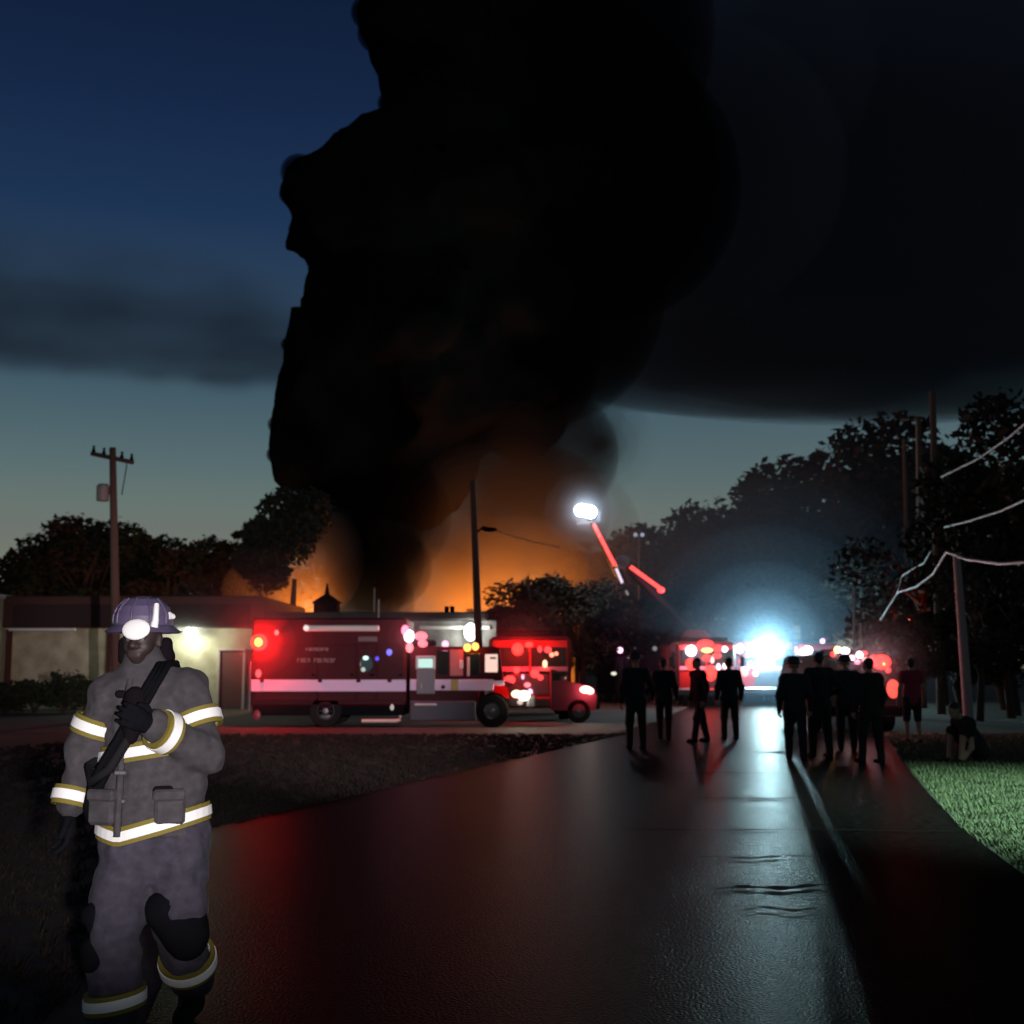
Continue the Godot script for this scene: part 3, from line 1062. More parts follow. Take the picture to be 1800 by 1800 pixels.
	for l in [[1340, 1095, 53, 8.5, 7.0, 4.0, 0.003], [1345, 1080, 56, 11.5, 8.5, 6.0, 0.0026], [1380, 1040, 60, 15.0, 10.0, 8.0, 0.0026], [1250, 1010, 64, 9.0, 8.0, 6.0, 0.0032], [1420, 1000, 64, 16.0, 11.0, 7.0, 0.0032]]:
		fog(b, "smoke_puff", at(l[0], l[1], l[2]) - b.position, Vector3(l[3], l[4], l[5]), l[6], pale)
	var c := thing("halo_smoke", "thin smoke added round single lamps to give them halos", "smoke", on_ground(650, 33))
	c.set_meta("kind", "stuff")
	pale = lin(0.66, 0.66, 0.68)
	for l in [[461, 1130, 31.8, 2.6, 0.11], [912, 1143, 36.0, 2.2, 0.17], [1550, 1164, 29.6, 1.5, 0.22], [341, 1112, 45.3, 2.2, 0.20], [721, 1119, 32.2, 1.2, 0.2], [1230, 1155, 49.4, 2.1, 0.18]]:
		thinning(c, at(l[0], l[1], l[2]) - c.position, l[3], l[4], pale)  # added puffs centred on single lamps, standing in for their glow

func woods() -> void:
	# far trees behind the low building
	var tops := [[-20, 925], [40, 930], [100, 918], [150, 925], [185, 935], [250, 962], [300, 952], [345, 965], [395, 968], [440, 962], [70, 945], [220, 958]]
	for k in tops.size():
		var d := 86.0 + 5.0 * (k % 3)
		var foot := on_ground(tops[k][0], d)
		tree(["broad tree at the left edge of the far tree line", "second tree in from the left edge of the far tree line", "tallest tree of the far line, left of the utility pole", "bushy tree of the far line just left of the utility pole", "tree of the far line directly behind the utility pole", "first low tree right of the utility pole", "rounded low tree behind the firefighter's helmet", "low tree of the far line between helmet and floodlight", "low tree of the far line above the floodlight", "last low tree of the far line beside the dark round tree", "tree filling the gap at the left of the far line", "tree of the far line between utility pole and helmet"][k], foot, at(tops[k][0], tops[k][1] - 8, d).y / 0.98, k % 4, "trees of the far line on the left", M.foliage if k % 2 else M.foliage_dry, 1.15)
	# the dark round tree beside the smoke
	var f := on_ground(505, 56)
	var big := thing("tree", "dark round-crowned tree standing left of the smoke plume", "tree", f)
	var lobes := []
	for l in [[500, 905, 48], [545, 900, 42], [455, 940, 30], [515, 945, 46], [475, 955, 42], [470, 1005, 40], [440, 985, 30]]:
		lobes.append([at(l[0], l[1], 56) - f, Vector3.ONE * l[2] * 56 / FOCAL])
	put(big, "crown", crown_mesh(lobes, 11000, 0.17), M.foliage_black)
	put(big, "trunk", MB.new().tube([Vector3(0, -0.1, 0), Vector3(0.1, 2.5, 0), Vector3(0.2, 5.5, 0)], [0.28, 0.22, 0.1], 9).done(), M.bark)
	var thin := thing("tree", "tiny lone treetop on a bare stem left of the dark round tree", "tree", on_ground(411, 88))
	var th: float = at(411, 940, 88).y
	put(thin, "crown", crown_mesh([[Vector3(0, th, 0), Vector3(0.45, 0.3, 0.45)]], 250, 0.16), M.foliage)
	put(thin, "trunk", MB.new().tube([Vector3.ZERO, Vector3(0, th, 0)], [0.1, 0.05], 6).done(), M.bark)
	# bushes and bare trees right of the leaning pole
	var row := [[925, 1000, 52, 2], [975, 1015, 54, 1], [1020, 1030, 55, 3], [1065, 1045, 56, 0], [1105, 1050, 58, 1], [880, 1050, 50, 0]]
	for k in row.size():
		tree(["ragged tree just right of the leaning pole", "second dark tree right of the leaning pole", "dark bushy tree below the lit boom tip", "dark tree below the boom's elbow", "dark tree right of the boom's elbow", "small dark tree directly behind the leaning pole"][k], on_ground(row[k][0], row[k][2]), at(row[k][0], row[k][1], row[k][2]).y / 0.98, row[k][3], "dark trees between the truck and the road", M.foliage_dry, 1.3)
	var bare := thing("bare_tree", "bare branched tree against the orange glow", "tree", on_ground(945, 50))
	var br := MB.new()
	for k in 16:
		var a := Vector3(rng.randf_range(-0.5, 0.5), rng.randf_range(1.8, 3.2), 0)
		var e := at(945 + rng.randf_range(-45, 60), rng.randf_range(1000, 1060), 50 + rng.randf_range(-1, 1)) - bare.position
		br.tube([a, a.lerp(e, 0.5) + Vector3(rng.randf_range(-0.2, 0.2), 0.1, 0), e], [0.05, 0.035, 0.015], 5)
	put(bare, "branches", br.done(), M.bark)
	put(bare, "trunk", MB.new().tube([Vector3(0, -0.1, 0), Vector3(0, 1.6, 0), Vector3(0.1, 3.3, 0)], [0.17, 0.13, 0.07], 8).done(), M.bark)
	# the rising wood in the smoke on the right
	var hill := [[1090, 935, 78], [1150, 905, 84], [1215, 905, 80], [1290, 878, 84], [1360, 868, 80], [1425, 838, 78], [1490, 792, 74], [1540, 772, 72], [1590, 800, 70], [1250, 940, 72], [1330, 920, 70], [1440, 900, 68], [1180, 960, 70]]
	for k in hill.size():
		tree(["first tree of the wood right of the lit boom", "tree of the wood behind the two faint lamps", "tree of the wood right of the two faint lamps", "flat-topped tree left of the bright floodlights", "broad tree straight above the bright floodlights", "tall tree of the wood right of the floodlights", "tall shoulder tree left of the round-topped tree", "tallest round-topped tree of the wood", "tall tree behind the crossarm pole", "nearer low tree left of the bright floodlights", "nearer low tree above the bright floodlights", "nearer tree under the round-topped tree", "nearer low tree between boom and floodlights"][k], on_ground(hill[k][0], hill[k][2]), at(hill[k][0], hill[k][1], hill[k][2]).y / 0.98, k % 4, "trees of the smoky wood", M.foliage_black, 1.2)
	# the black trees at the right
	var near := [[1625, 900, 47], [1705, 880, 44], [1790, 810, 40], [1860, 730, 38], [1720, 960, 36], [1660, 985, 50], [1590, 985, 54], [1780, 940, 45], [1700, 1060, 42], [1780, 1070, 38]]
	for k in near.size():
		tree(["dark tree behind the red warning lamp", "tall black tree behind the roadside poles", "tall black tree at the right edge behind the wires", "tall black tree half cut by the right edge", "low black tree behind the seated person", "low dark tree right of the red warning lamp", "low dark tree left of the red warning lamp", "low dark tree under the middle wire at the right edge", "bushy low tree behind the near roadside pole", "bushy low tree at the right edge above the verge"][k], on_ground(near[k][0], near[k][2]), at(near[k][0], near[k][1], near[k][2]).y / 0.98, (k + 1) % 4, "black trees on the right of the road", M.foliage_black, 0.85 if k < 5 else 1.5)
	# two faint lamps far off
	var two := pole("lamp_post", "far lamp post with two faint white lamps in the wood", "lamp post", on_ground(1123, 66), at(1123, 940, 66), 0.06, M.steel)
	for px in [1117.0, 1129.0]:
		lamp(two, "lamp_head", at(px, 940, 65.9) - two.position, Vector3(0.11, 0.11, 0.08), glow(0.35, 0.4, 0.55), Color(0.8, 0.85, 1.0), 0.2)

func rescue_truck() -> void:
	var s := FOCAL / 32.5
	var origin := Vector3((445.0 - 900.0) / s, 0, -32.5)
	var t := thing("rescue_truck", "dark maroon rescue truck with a pale stripe along its side", "truck", origin)
	var x := func(px: float) -> float: return (px - 445.0) / s
	var y := func(py: float) -> float: return EYE + (1170.0 - py) / s
	var box_l: float = x.call(716.0)
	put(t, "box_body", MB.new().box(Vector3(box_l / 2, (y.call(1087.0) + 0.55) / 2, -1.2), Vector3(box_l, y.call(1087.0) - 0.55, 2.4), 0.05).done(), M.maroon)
	put(t, "skirt", MB.new().box(Vector3(box_l / 2, 0.46, -1.2), Vector3(box_l - 0.1, 0.3, 2.3), 0.02).done(), M.black)
	# compartment doors and shutters along the side
	var doors := [[452.0, 560.0], [563.0, 628.0], [631.0, 662.0], [665.0, 712.0]]
	for k in 4:
		var a: float = x.call(doors[k][0])
		var b: float = x.call(doors[k][1])
		var dr := put(t, "locker_door", MB.new().box(Vector3((a + b) / 2, 1.42, 0.012), Vector3(b - a, 1.46, 0.03), 0.012).done(), M.maroon)
		put(dr, "handle", MB.new().box(Vector3(b - 0.09, 1.36, 0.04), Vector3(0.09, 0.06, 0.035), 0.01).done(), M.black)
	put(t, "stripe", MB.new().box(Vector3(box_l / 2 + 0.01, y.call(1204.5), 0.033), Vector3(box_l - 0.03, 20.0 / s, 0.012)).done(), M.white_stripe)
	for px in [465.0, 566.0, 633.0, 687.0]:
		put(t, "latch", MB.new().box(Vector3(x.call(px), y.call(1196.0), 0.05), Vector3(0.11, 0.09, 0.03), 0.01).done(), M.maroon)
	put(t, "light_rail", MB.new().box(Vector3(x.call(603.0), y.call(1105.5), 0.06), Vector3(130.0 / s, 0.15, 0.10), 0.03).done(), mat(0.62, 0.60, 0.56, 0.35))
	lamp(t, "rail_lamp", Vector3(x.call(541.0), y.call(1105.0), 0.14), Vector3(0.07, 0.08, 0.04), glow(0.9, 0.8, 0.75), WHITE, 0.0)
	# two lines of lettering too small to read: a short word over two words
	var letters := MB.new()
	for row in [[540.0, 8, 1142.0, 5.0, 0.07], [526.0, 4, 1161.0, 6.0, 0.10], [555.0, 7, 1161.0, 5.6, 0.10]]:
		for k in row[1]:
			var c := Vector3(x.call(row[0] + k * row[3]) + 0.03, y.call(row[2]), 0.032)
			letters.box(c - Vector3(0.022, 0, 0), Vector3(0.016, row[4], 0.006))
			letters.box(c + Vector3(0.0, row[4] * 0.42, 0.0005), Vector3(0.05, 0.015, 0.006))
			if k % 2:
				letters.box(c + Vector3(0.02, 0, 0.0003), Vector3(0.014, row[4] * 0.95, 0.006))
			if k % 3:
				letters.box(c + Vector3(0.0, -row[4] * 0.42, 0.0006), Vector3(0.044, 0.015, 0.006))
	put(t, "lettering", letters.done(), mat(0.32, 0.24, 0.24, 0.6)).set_meta("kind", "stuff")
	put(t, "side_plate", MB.new().box(Vector3(x.call(648.0), y.call(1124.0), 0.035), Vector3(0.5, 0.13, 0.02), 0.005).done(), mat(0.12, 0.08, 0.08, 0.5))
	# round gauge window with a light behind, blue marker lamps
	var port := put(t, "porthole", MB.new().lathe([Vector2(0.001, 0.0), Vector2(0.13, 0.0), Vector2(0.17, 0.01), Vector2(0.18, -0.02)], 24, Transform3D(Basis(Vector3.RIGHT, PI / 2).scaled_local(Vector3(1, 1, 1.25)), Vector3(x.call(646.0), y.call(1167.0), 0.035))).done(), mat(0.05, 0.10, 0.11, 0.2))
	lamp(port, "lamp_lens", Vector3(x.call(645.0), y.call(1157.0), 0.06), Vector3(0.075, 0.055, 0.03), glow(1.0, 1.5, 1.4), Color(0.8, 1, 0.95), 0.05)
	lamp(port, "lamp_lens", Vector3(x.call(641.0), y.call(1177.0), 0.06), Vector3(0.06, 0.06, 0.03), glow(0.5, 0.55, 0.5), Color(0.8, 1, 0.95), 0.0)
	lamp(t, "blue_lamp", Vector3(x.call(665.0), y.call(1158.0), 0.07), Vector3(0.055, 0.06, 0.03), glow(0.10, 0.08, 0.9), Color(0.2, 0.2, 1), 0.06)
	lamp(t, "blue_lamp", Vector3(x.call(686.0), y.call(1147.0), 0.07), Vector3(0.075, 0.085, 0.035), glow(0.25, 0.25, 1.6), Color(0.2, 0.2, 1), 0.2)
	# rear corner lamps
	lamp(t, "red_lamp", Vector3(x.call(461.0), y.call(1130.0), 0.2), Vector3(0.22, 0.22, 0.12), M.red_glow, RED, 15.0, 0.12)
	lamp(t, "red_lamp", Vector3(x.call(461.0), y.call(1130.0), 0.31), Vector3(0.10, 0.11, 0.06), M.red_hot, RED, 0.0)
	lamp(t, "red_lamp", Vector3(x.call(489.0), y.call(1113.0), 0.08), Vector3(0.06, 0.07, 0.04), glow(1.2, 0.3, 0.3), RED, 0.0)
	lamp(t, "red_lamp", Vector3(x.call(459.0), y.call(1184.0), 0.08), Vector3(0.08, 0.11, 0.04), glow(1.2, 0.14, 0.16), RED, 0.5)
	lamp(t, "red_lamp", Vector3(x.call(458.0), y.call(1255.0), 0.06), Vector3(0.1, 0.13, 0.04), glow(0.12, 0.004, 0.012), RED, 0.0)
	lamp(t, "step_lamp", Vector3(x.call(692.0), y.call(1242.0), 0.06), Vector3(0.05, 0.08, 0.03), glow(0.45, 0.38, 0.36), WHITE, 0.15)
	# the crew cab
	var cx0: float = x.call(722.0)
	var cx1: float = x.call(880.0)
	var roof: float = y.call(1137.0)
	var belt: float = y.call(1190.0)
	var cab := [Vector2(cx0, 0.62), Vector2(x.call(838.0), 0.62), Vector2(x.call(842.0), 1.05), Vector2(x.call(866.0), 1.18), Vector2(x.call(892.0), 1.05), Vector2(x.call(896.0), 0.75), Vector2(x.call(926.0), 0.75), Vector2(x.call(926.0), y.call(1213.0)), Vector2(x.call(884.0), y.call(1196.0)), Vector2(x.call(878.0), roof - 0.06), Vector2(x.call(868.0), roof), Vector2(cx0, roof)]
	put(t, "cab", MB.new().prism(cab, -2.35, -0.04).done(), M.maroon)
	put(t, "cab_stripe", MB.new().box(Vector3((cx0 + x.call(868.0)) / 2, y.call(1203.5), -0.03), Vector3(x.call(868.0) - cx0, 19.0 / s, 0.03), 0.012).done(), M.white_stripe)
	put(t, "gold_mark", MB.new().box(Vector3(x.call(800.0), y.call(1203.5), -0.012), Vector3(13.0 / s, 0.28, 0.012)).done(), M.gold)
	put(t, "emblem", MB.new().lathe([Vector2(0.001, 0.0), Vector2(0.05, 0.0), Vector2(0.055, -0.012)], 16, Transform3D(Basis(Vector3.RIGHT, PI / 2), Vector3(x.call(780.0), y.call(1207.0), -0.005))).done(), M.maroon)
	put(t, "front_stripe", MB.new().box(Vector3(x.call(876.0), y.call(1200.0), -0.03), Vector3(0.32, 0.12, 0.02), 0.01).done(), M.white_stripe)
	# crew door, standing open, with a bright pane over a grey inside panel
	var cd := put(t, "crew_door", MB.new().box(Vector3(x.call(750.0), y.call(1197.0), 0.05), Vector3(32.0 / s, 44.0 / s, 0.06), 0.015).done(), mat(0.16, 0.15, 0.17, 0.5))
	put(cd, "window_pane", MB.new().box(Vector3(x.call(749.0), y.call(1166.0), 0.05), Vector3(26.0 / s, 16.0 / s, 0.02), 0.004).done(), glow(0.55, 0.86, 0.78))
	var wf := MB.new()
	for px in [734.5, 764.5]:
		wf.box(Vector3(x.call(px), y.call(1165.0), 0.05), Vector3(0.06, 0.34, 0.05), 0.01)
	wf.box(Vector3(x.call(749.5), y.call(1155.0), 0.05), Vector3(0.5, 0.05, 0.05), 0.01)
	put(cd, "window_frame", wf.done(), mat(0.5, 0.55, 0.55, 0.4))
	put(cd, "handle", MB.new().box(Vector3(x.call(742.0), y.call(1205.0), 0.09), Vector3(0.05, 0.12, 0.03), 0.01).done(), M.steel)
	put(t, "door_window", MB.new().box(Vector3(x.call(779.0), y.call(1165.0), -0.035), Vector3(20.0 / s, 42.0 / s, 0.03), 0.01).done(), M.glass_dark)
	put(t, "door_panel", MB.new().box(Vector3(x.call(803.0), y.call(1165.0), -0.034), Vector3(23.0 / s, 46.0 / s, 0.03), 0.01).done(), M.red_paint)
	put(t, "front_door_window", MB.new().box(Vector3(x.call(832.0), y.call(1168.0), -0.033), Vector3(24.0 / s, 38.0 / s, 0.03), 0.01).done(), M.glass_dark)
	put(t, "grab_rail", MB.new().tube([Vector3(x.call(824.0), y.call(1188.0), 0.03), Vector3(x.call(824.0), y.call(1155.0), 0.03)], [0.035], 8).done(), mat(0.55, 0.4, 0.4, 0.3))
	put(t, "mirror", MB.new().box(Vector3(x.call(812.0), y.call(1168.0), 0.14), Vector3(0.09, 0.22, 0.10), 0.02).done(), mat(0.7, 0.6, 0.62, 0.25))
	put(t, "lit_window", MB.new().box(Vector3(x.call(864.0), y.call(1166.0), -0.02), Vector3(22.0 / s, 31.0 / s, 0.03), 0.01).done(), glow(1.0, 0.66, 0.55))
	put(t, "sun_visor", MB.new().box(Vector3(x.call(867.0), y.call(1157.0), 0.0), Vector3(0.16, 0.05, 0.01)).done(), mat(0.08, 0.05, 0.04))
	# step box, bright step edge, bumper, headlamps
	put(t, "step_box", MB.new().box(Vector3(x.call(780.0), y.call(1248.0), -0.12), Vector3(114.0 / s, 34.0 / s, 0.3), 0.02).done(), M.tread)
	put(t, "step", MB.new().box(Vector3(x.call(750.0), y.call(1237.0), 0.05), Vector3(38.0 / s, 0.05, 0.14), 0.01).done(), mat(0.55, 0.5, 0.5, 0.4))
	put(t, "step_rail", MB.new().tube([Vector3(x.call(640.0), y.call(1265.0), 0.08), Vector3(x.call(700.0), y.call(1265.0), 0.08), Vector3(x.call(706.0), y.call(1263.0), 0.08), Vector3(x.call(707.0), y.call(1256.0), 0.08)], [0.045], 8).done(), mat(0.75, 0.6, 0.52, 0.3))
	put(t, "rear_edge", MB.new().box(Vector3(-0.02, 1.05, -0.02), Vector3(0.05, 1.3, 0.06), 0.01).done(), M.steel)
	put(t, "bumper", MB.new().box(Vector3(x.call(934.0), 0.66, -1.2), Vector3(0.25, 0.32, 2.4), 0.05).done(), M.steel)
	lamp(t, "headlight", Vector3(x.call(908.0), y.call(1219.0), 0.02), Vector3(0.14, 0.10, 0.06), glow(3.2, 2.0, 1.2), Color(1, 0.8, 0.6), 0.5)
	lamp(t, "headlight", Vector3(x.call(921.0), y.call(1222.0), 0.02), Vector3(0.16, 0.13, 0.06), glow(4.5, 4.2, 3.6), Color(1, 0.95, 0.88), 1.2)
	lamp(t, "fog_lamp", Vector3(x.call(914.0), y.call(1233.0), 0.02), Vector3(0.08, 0.07, 0.04), glow(0.8, 0.6, 0.55), WHITE, 0.0)
	# lamps on the cab roof
	var bar := put(t, "light_bar", MB.new().box(Vector3(x.call(735.0), y.call(1131.0), -0.3), Vector3(62.0 / s, 0.16, 0.4), 0.04).done(), M.black)
	lamp(bar, "lamp_lens", Vector3(x.call(720.0), y.call(1119.0), 0.0), Vector3(0.13, 0.16, 0.1), glow(7, 6, 7), Color(1.0, 0.8, 0.9), 0.9)
	lamp(bar, "lamp_lens", Vector3(x.call(713.0), y.call(1109.0), 0.02), Vector3(0.10, 0.14, 0.06), M.pink_glow, Color(1, 0.4, 0.5), 0.6)
	lamp(bar, "lamp_lens", Vector3(x.call(741.0), y.call(1119.0), 0.0), Vector3(0.17, 0.12, 0.08), glow(2.4, 0.35, 0.45), RED, 1.0)
	lamp(bar, "lamp_lens", Vector3(x.call(744.0), y.call(1132.0), 0.0), Vector3(0.13, 0.10, 0.06), glow(2.4, 0.35, 0.42), RED, 0.6)
	lamp(bar, "lamp_lens", Vector3(x.call(721.0), y.call(1139.0), 0.0), Vector3(0.10, 0.13, 0.06), glow(2.4, 0.45, 0.5), RED, 0.4)
	lamp(t, "roof_lamp", Vector3(x.call(783.0), y.call(1133.0), -0.1), Vector3(0.09, 0.10, 0.06), glow(2.2, 0.9, 1.4), Color(1, 0.5, 0.7), 0.5)
	lamp(t, "amber_lamp", Vector3(x.call(822.0), y.call(1139.0), 0.0), Vector3(0.1, 0.1, 0.05), M.amber_glow, Color(1, 0.55, 0.25), 0.6)
	lamp(t, "amber_lamp", Vector3(x.call(836.0), y.call(1137.0), 0.0), Vector3(0.09, 0.10, 0.05), M.amber_glow, Color(1, 0.55, 0.25), 0.6)
	for wx in [x.call(866.0), x.call(576.0)]:
		for wz in [-0.14, -2.2]:
			wheel(t, Vector3(wx, 0.43, wz), 0.43, 0.28, Vector3(0, 0, 1 if wz > -1.0 else -1))
	put(t, "aerial_mast", MB.new().tube([Vector3(x.call(656.0), y.call(1087.0), -1.4), Vector3(x.call(656.0), y.call(1050.0), -1.4)], [0.018], 6).done(), M.steel)

# a fire engine seen from the front; lights are [x, y, z, rx, ry, material, tint, energy] from its own base, +z its front
func engine(label: String, where: Vector3, turn: float, paint: Material, h: float, lights: Array) -> Node3D:
	var t := thing("fire_engine", label, "fire engine", where, turn)
	put(t, "cab", MB.new().box(Vector3(0, (h + 0.55) / 2, -1.0), Vector3(2.42, h - 0.55, 2.0), 0.12).done(), paint)
	put(t, "pump_body", MB.new().box(Vector3(0, (h + 0.4) / 2, -4.55), Vector3(2.45, h - 0.6, 5.0), 0.05).done(), paint)
	var ws := put(t, "windshield", MB.new().box(Vector3(0, h - 0.75, 0.01), Vector3(2.1, 0.85, 0.05), 0.02).done(), M.glass_dark)
	put(ws, "pillar", MB.new().box(Vector3(0, h - 0.75, 0.045), Vector3(0.06, 0.85, 0.03)).done(), paint)
	put(t, "grille", MB.new().box(Vector3(0, 1.05, 0.02), Vector3(1.1, 0.6, 0.05), 0.02).done(), M.steel)
	put(t, "bumper", MB.new().box(Vector3(0, 0.55, 0.3), Vector3(2.5, 0.3, 0.6), 0.05).done(), M.steel)
	put(t, "stripe", MB.new().box(Vector3(0, 1.5, 0.022), Vector3(2.2, 0.14, 0.03), 0.005).done(), M.white_stripe)
	for sx in [-1.0, 1.0]:
		var mr := put(t, "mirror", MB.new().box(Vector3(1.42 * sx, h - 0.8, 0.12), Vector3(0.16, 0.42, 0.12), 0.03).done(), M.black)
		put(mr, "bracket", MB.new().tube([Vector3(1.42 * sx, h - 0.6, 0.1), Vector3(1.2 * sx, h - 0.5, -0.05)], [0.025], 6).done(), M.black)
		put(t, "side_window", MB.new().box(Vector3(1.212 * sx, h - 0.75, -0.8), Vector3(0.03, 0.7, 0.9), 0.01).done(), M.glass_dark)
		for wz in [-1.0, -5.2]:
			wheel(t, Vector3(1.03 * sx, 0.5, wz), 0.5, 0.32, Vector3(sx, 0, 0))
	put(t, "light_bar", MB.new().box(Vector3(0, h + 0.09, -0.5), Vector3(1.9, 0.18, 0.4), 0.05).done(), M.black)
	for l in lights:
		lamp(t, "lamp_lens", Vector3(l[0], l[1], l[2]), Vector3(l[3], l[4], 0.06) * (0.85 if l[7] < 30.0 else 1.0), l[5], l[6], l[7] if l[7] > 9.0 else l[7] * 0.4)
	return t

func other_vehicles() -> void:
	# the engine behind the rescue truck's nose
	var s := FOCAL / 36.5
	var base := on_ground(932, 36.5)
	var L := []
	for l in [[910, 1141, 12, 13, M.red_glow, RED, 8.0], [910, 1142, 6, 6, M.red_hot, RED, 0.0], [930, 1133, 9, 6, M.red_glow, RED, 1.5], [949, 1141, 5, 7, M.red_dim, RED, 0.6], [963, 1142, 8, 7, M.red_dim, RED, 1.2], [970, 1151, 5, 5, glow(3, 0.7, 0.4), RED, 0.4], [978, 1149, 4, 4, glow(3, 0.7, 0.4), RED, 0.3], [958, 1167, 5, 8, glow(3, 1.4, 0.8), Color(1, 0.6, 0.4), 0.5], [908, 1178, 7, 7, M.red_dim, RED, 0.8], [940, 1184, 9, 9, M.red_dim, RED, 1.0], [950, 1191, 6, 6, M.red_dim, RED, 0.5], [896, 1195, 12, 9, M.red_dim, RED, 1.2], [919, 1190, 3, 5, glow(1.6, 0.9, 1.3), WHITE, 0.2], [927, 1204, 7, 5, glow(2.2, 0.4, 0.45), RED, 0.4], [932, 1217, 5, 7, glow(2.6, 1.2, 1.8), Color(1, 0.6, 0.8), 0.6], [971, 1187, 5, 5, glow(1.0, 0.12, 0.25), RED, 0.2]]:
		var p := at(l[0], l[1], 36.3) - base
		L.append([p.x, p.y, 0.16, l[2] / s, l[3] / s, l[4], l[5], l[6]])
	engine("red fire engine nose-on behind the rescue truck, covered in red lamps", base, 0.0, M.red_paint, 2.45, L)
	# the red car right of it
	var cb := on_ground(1008, 35.0)
	var c := thing("car", "dark red pickup car with one headlight lit, right of the red engine", "car", cb, 0.0)
	var prof := [Vector2(-0.62, 0.35), Vector2(0.62, 0.35), Vector2(0.66, 0.75), Vector2(0.55, 1.0), Vector2(0.1, 1.1), Vector2(-0.30, 1.20), Vector2(-0.46, 1.46), Vector2(-0.62, 1.5)]
	put(c, "body", MB.new().prism(prof, -1.7, 0.0).done(), mat(0.20, 0.012, 0.03, 0.35))
	put(c, "side_window", MB.new().box(Vector3(-0.48, 1.28, 0.01), Vector3(0.22, 0.2, 0.03), 0.01).done(), M.glass_dark)
	put(c, "bumper", MB.new().box(Vector3(0.68, 0.5, -0.85), Vector3(0.14, 0.24, 1.7), 0.04).done(), M.black)
	put(c, "mirror", MB.new().box(Vector3(-0.25, 1.27, 0.1), Vector3(0.12, 0.1, 0.14), 0.03).done(), mat(0.3, 0.25, 0.25))
	for wx in [0.15]:
		wheel(c, Vector3(wx, 0.34, -0.1), 0.34, 0.2, Vector3(0, 0, 1))
	lamp(c, "headlight", Vector3(0.35, 0.93, 0.03), Vector3(0.17, 0.10, 0.06), glow(4.5, 3.2, 2.6), Color(1, 0.9, 0.8), 1.2)
	lamp(c, "headlight", Vector3(0.47, 0.89, 0.02), Vector3(0.11, 0.09, 0.06), glow(4.0, 2.4, 1.9), Color(1, 0.8, 0.7), 0.3)
	# the tower truck with its boom up
	var tb := on_ground(1243, 50.0)
	var ts := FOCAL / 50.0
	var TL := []
	for l in [[1215, 1144, 11, 11, glow(9, 8, 9), Color(1, 0.9, 0.95), 3.0], [1214, 1168, 10, 12, M.red_glow, RED, 1.5], [1214, 1169, 4, 5, M.red_hot, RED, 0.0], [1243, 1143, 12, 5, glow(5, 2.4, 0.7), Color(1, 0.5, 0.3), 1.5], [1240, 1132, 18, 9, M.red_dim, RED, 1.0], [1262, 1140, 10, 8, M.red_dim, RED, 1.0], [1274, 1141, 6, 6, glow(4, 3.4, 3.8), WHITE, 1.0], [1249, 1183, 12, 16, M.red_glow, RED, 1.8], [1249, 1184, 4, 6, M.red_hot, RED, 0.0], [1252, 1160, 4, 7, glow(3, 1.4, 1.4), WHITE, 0.3], [1263, 1172, 4, 7, glow(3, 2, 2.2), WHITE, 0.4], [1275, 1170, 5, 6, glow(3.6, 3.2, 3.0), WHITE, 0.5], [1243, 1157, 11, 7, M.red_dim, RED, 0.5], [1260, 1153, 10, 6, M.red_dim, RED, 0.5]]:
		var p := at(l[0], l[1], 49.7) - tb
		TL.append([p.x, p.y, 0.3, l[2] / ts, l[3] / ts, l[4], l[5], l[6]])
	var tw := engine("red tower fire truck at the left side of the far road with its boom raised", tb, 0.0, M.red_paint, 2.55, TL)
	tw.set_meta("category", "fire truck")
	# the jointed boom: a dark lower arm from the truck, the elbow, and the upper arm with the lamp at its tip
	var pt := func(px: float, py: float, dd: float) -> Vector3: return at(px, py, dd) - tb
	var turret: Vector3 = Vector3(0.1, 2.5, -3.4)
	put(tw, "boom_turret", MB.new().lathe([Vector2(0.7, 0), Vector2(0.65, 0.3), Vector2(0.4, 0.6), Vector2(0.001, 0.62)], 16, Transform3D(Basis.IDENTITY, turret)).done(), M.red_paint)
	var elbow: Vector3 = pt.call(1094, 988, 53.5)
	var boom_paint := mat(0.02, 0.012, 0.014, 0.6)
	var lower := put(tw, "lower_boom", MB.new().tube([turret + Vector3(0, 0.4, 0), elbow], [0.24, 0.2], 4).done(), boom_paint)
	put(lower, "light_strip", MB.new().tube([pt.call(1108, 996, 53.0), pt.call(1160, 1034, 52.9)], [0.085], 8).done(), M.coral)
	lamp(lower, "strip_lamp", pt.call(1162, 1037, 52.8), Vector3(0.17, 0.14, 0.08), M.coral, RED, 0.3)
	for q in [[1120, 1005], [1145, 1023]]:
		lamp(lower, "strip_lamp", pt.call(q[0], q[1], 52.7), Vector3(0.08, 0.07, 0.05), M.coral, RED, 0.3)
	var tip: Vector3 = pt.call(1034, 904, 54.5)
	var upper := put(tw, "upper_boom", MB.new().tube([pt.call(1098, 1030, 53.9), tip], [0.19, 0.15], 4).done(), boom_paint)
	put(upper, "light_strip", MB.new().tube([pt.call(1044, 922, 54.0), pt.call(1081, 994, 53.4)], [0.085], 8).done(), M.coral)
	for q in [[1055, 944], [1070, 973]]:
		lamp(upper, "strip_lamp", pt.call(q[0], q[1], 53.4), Vector3(0.08, 0.07, 0.05), M.coral, RED, 0.3)
	put(upper, "marker_strip", MB.new().tube([pt.call(1083, 999, 53.3), pt.call(1094, 1025, 53.3)], [0.06], 8).done(), glow(1.0, 0.8, 1.0))
	put(upper, "marker_strip", MB.new().tube([pt.call(1100, 1038, 53.3), pt.call(1104, 1046, 53.3)], [0.05], 8).done(), glow(0.22, 0.22, 0.22))
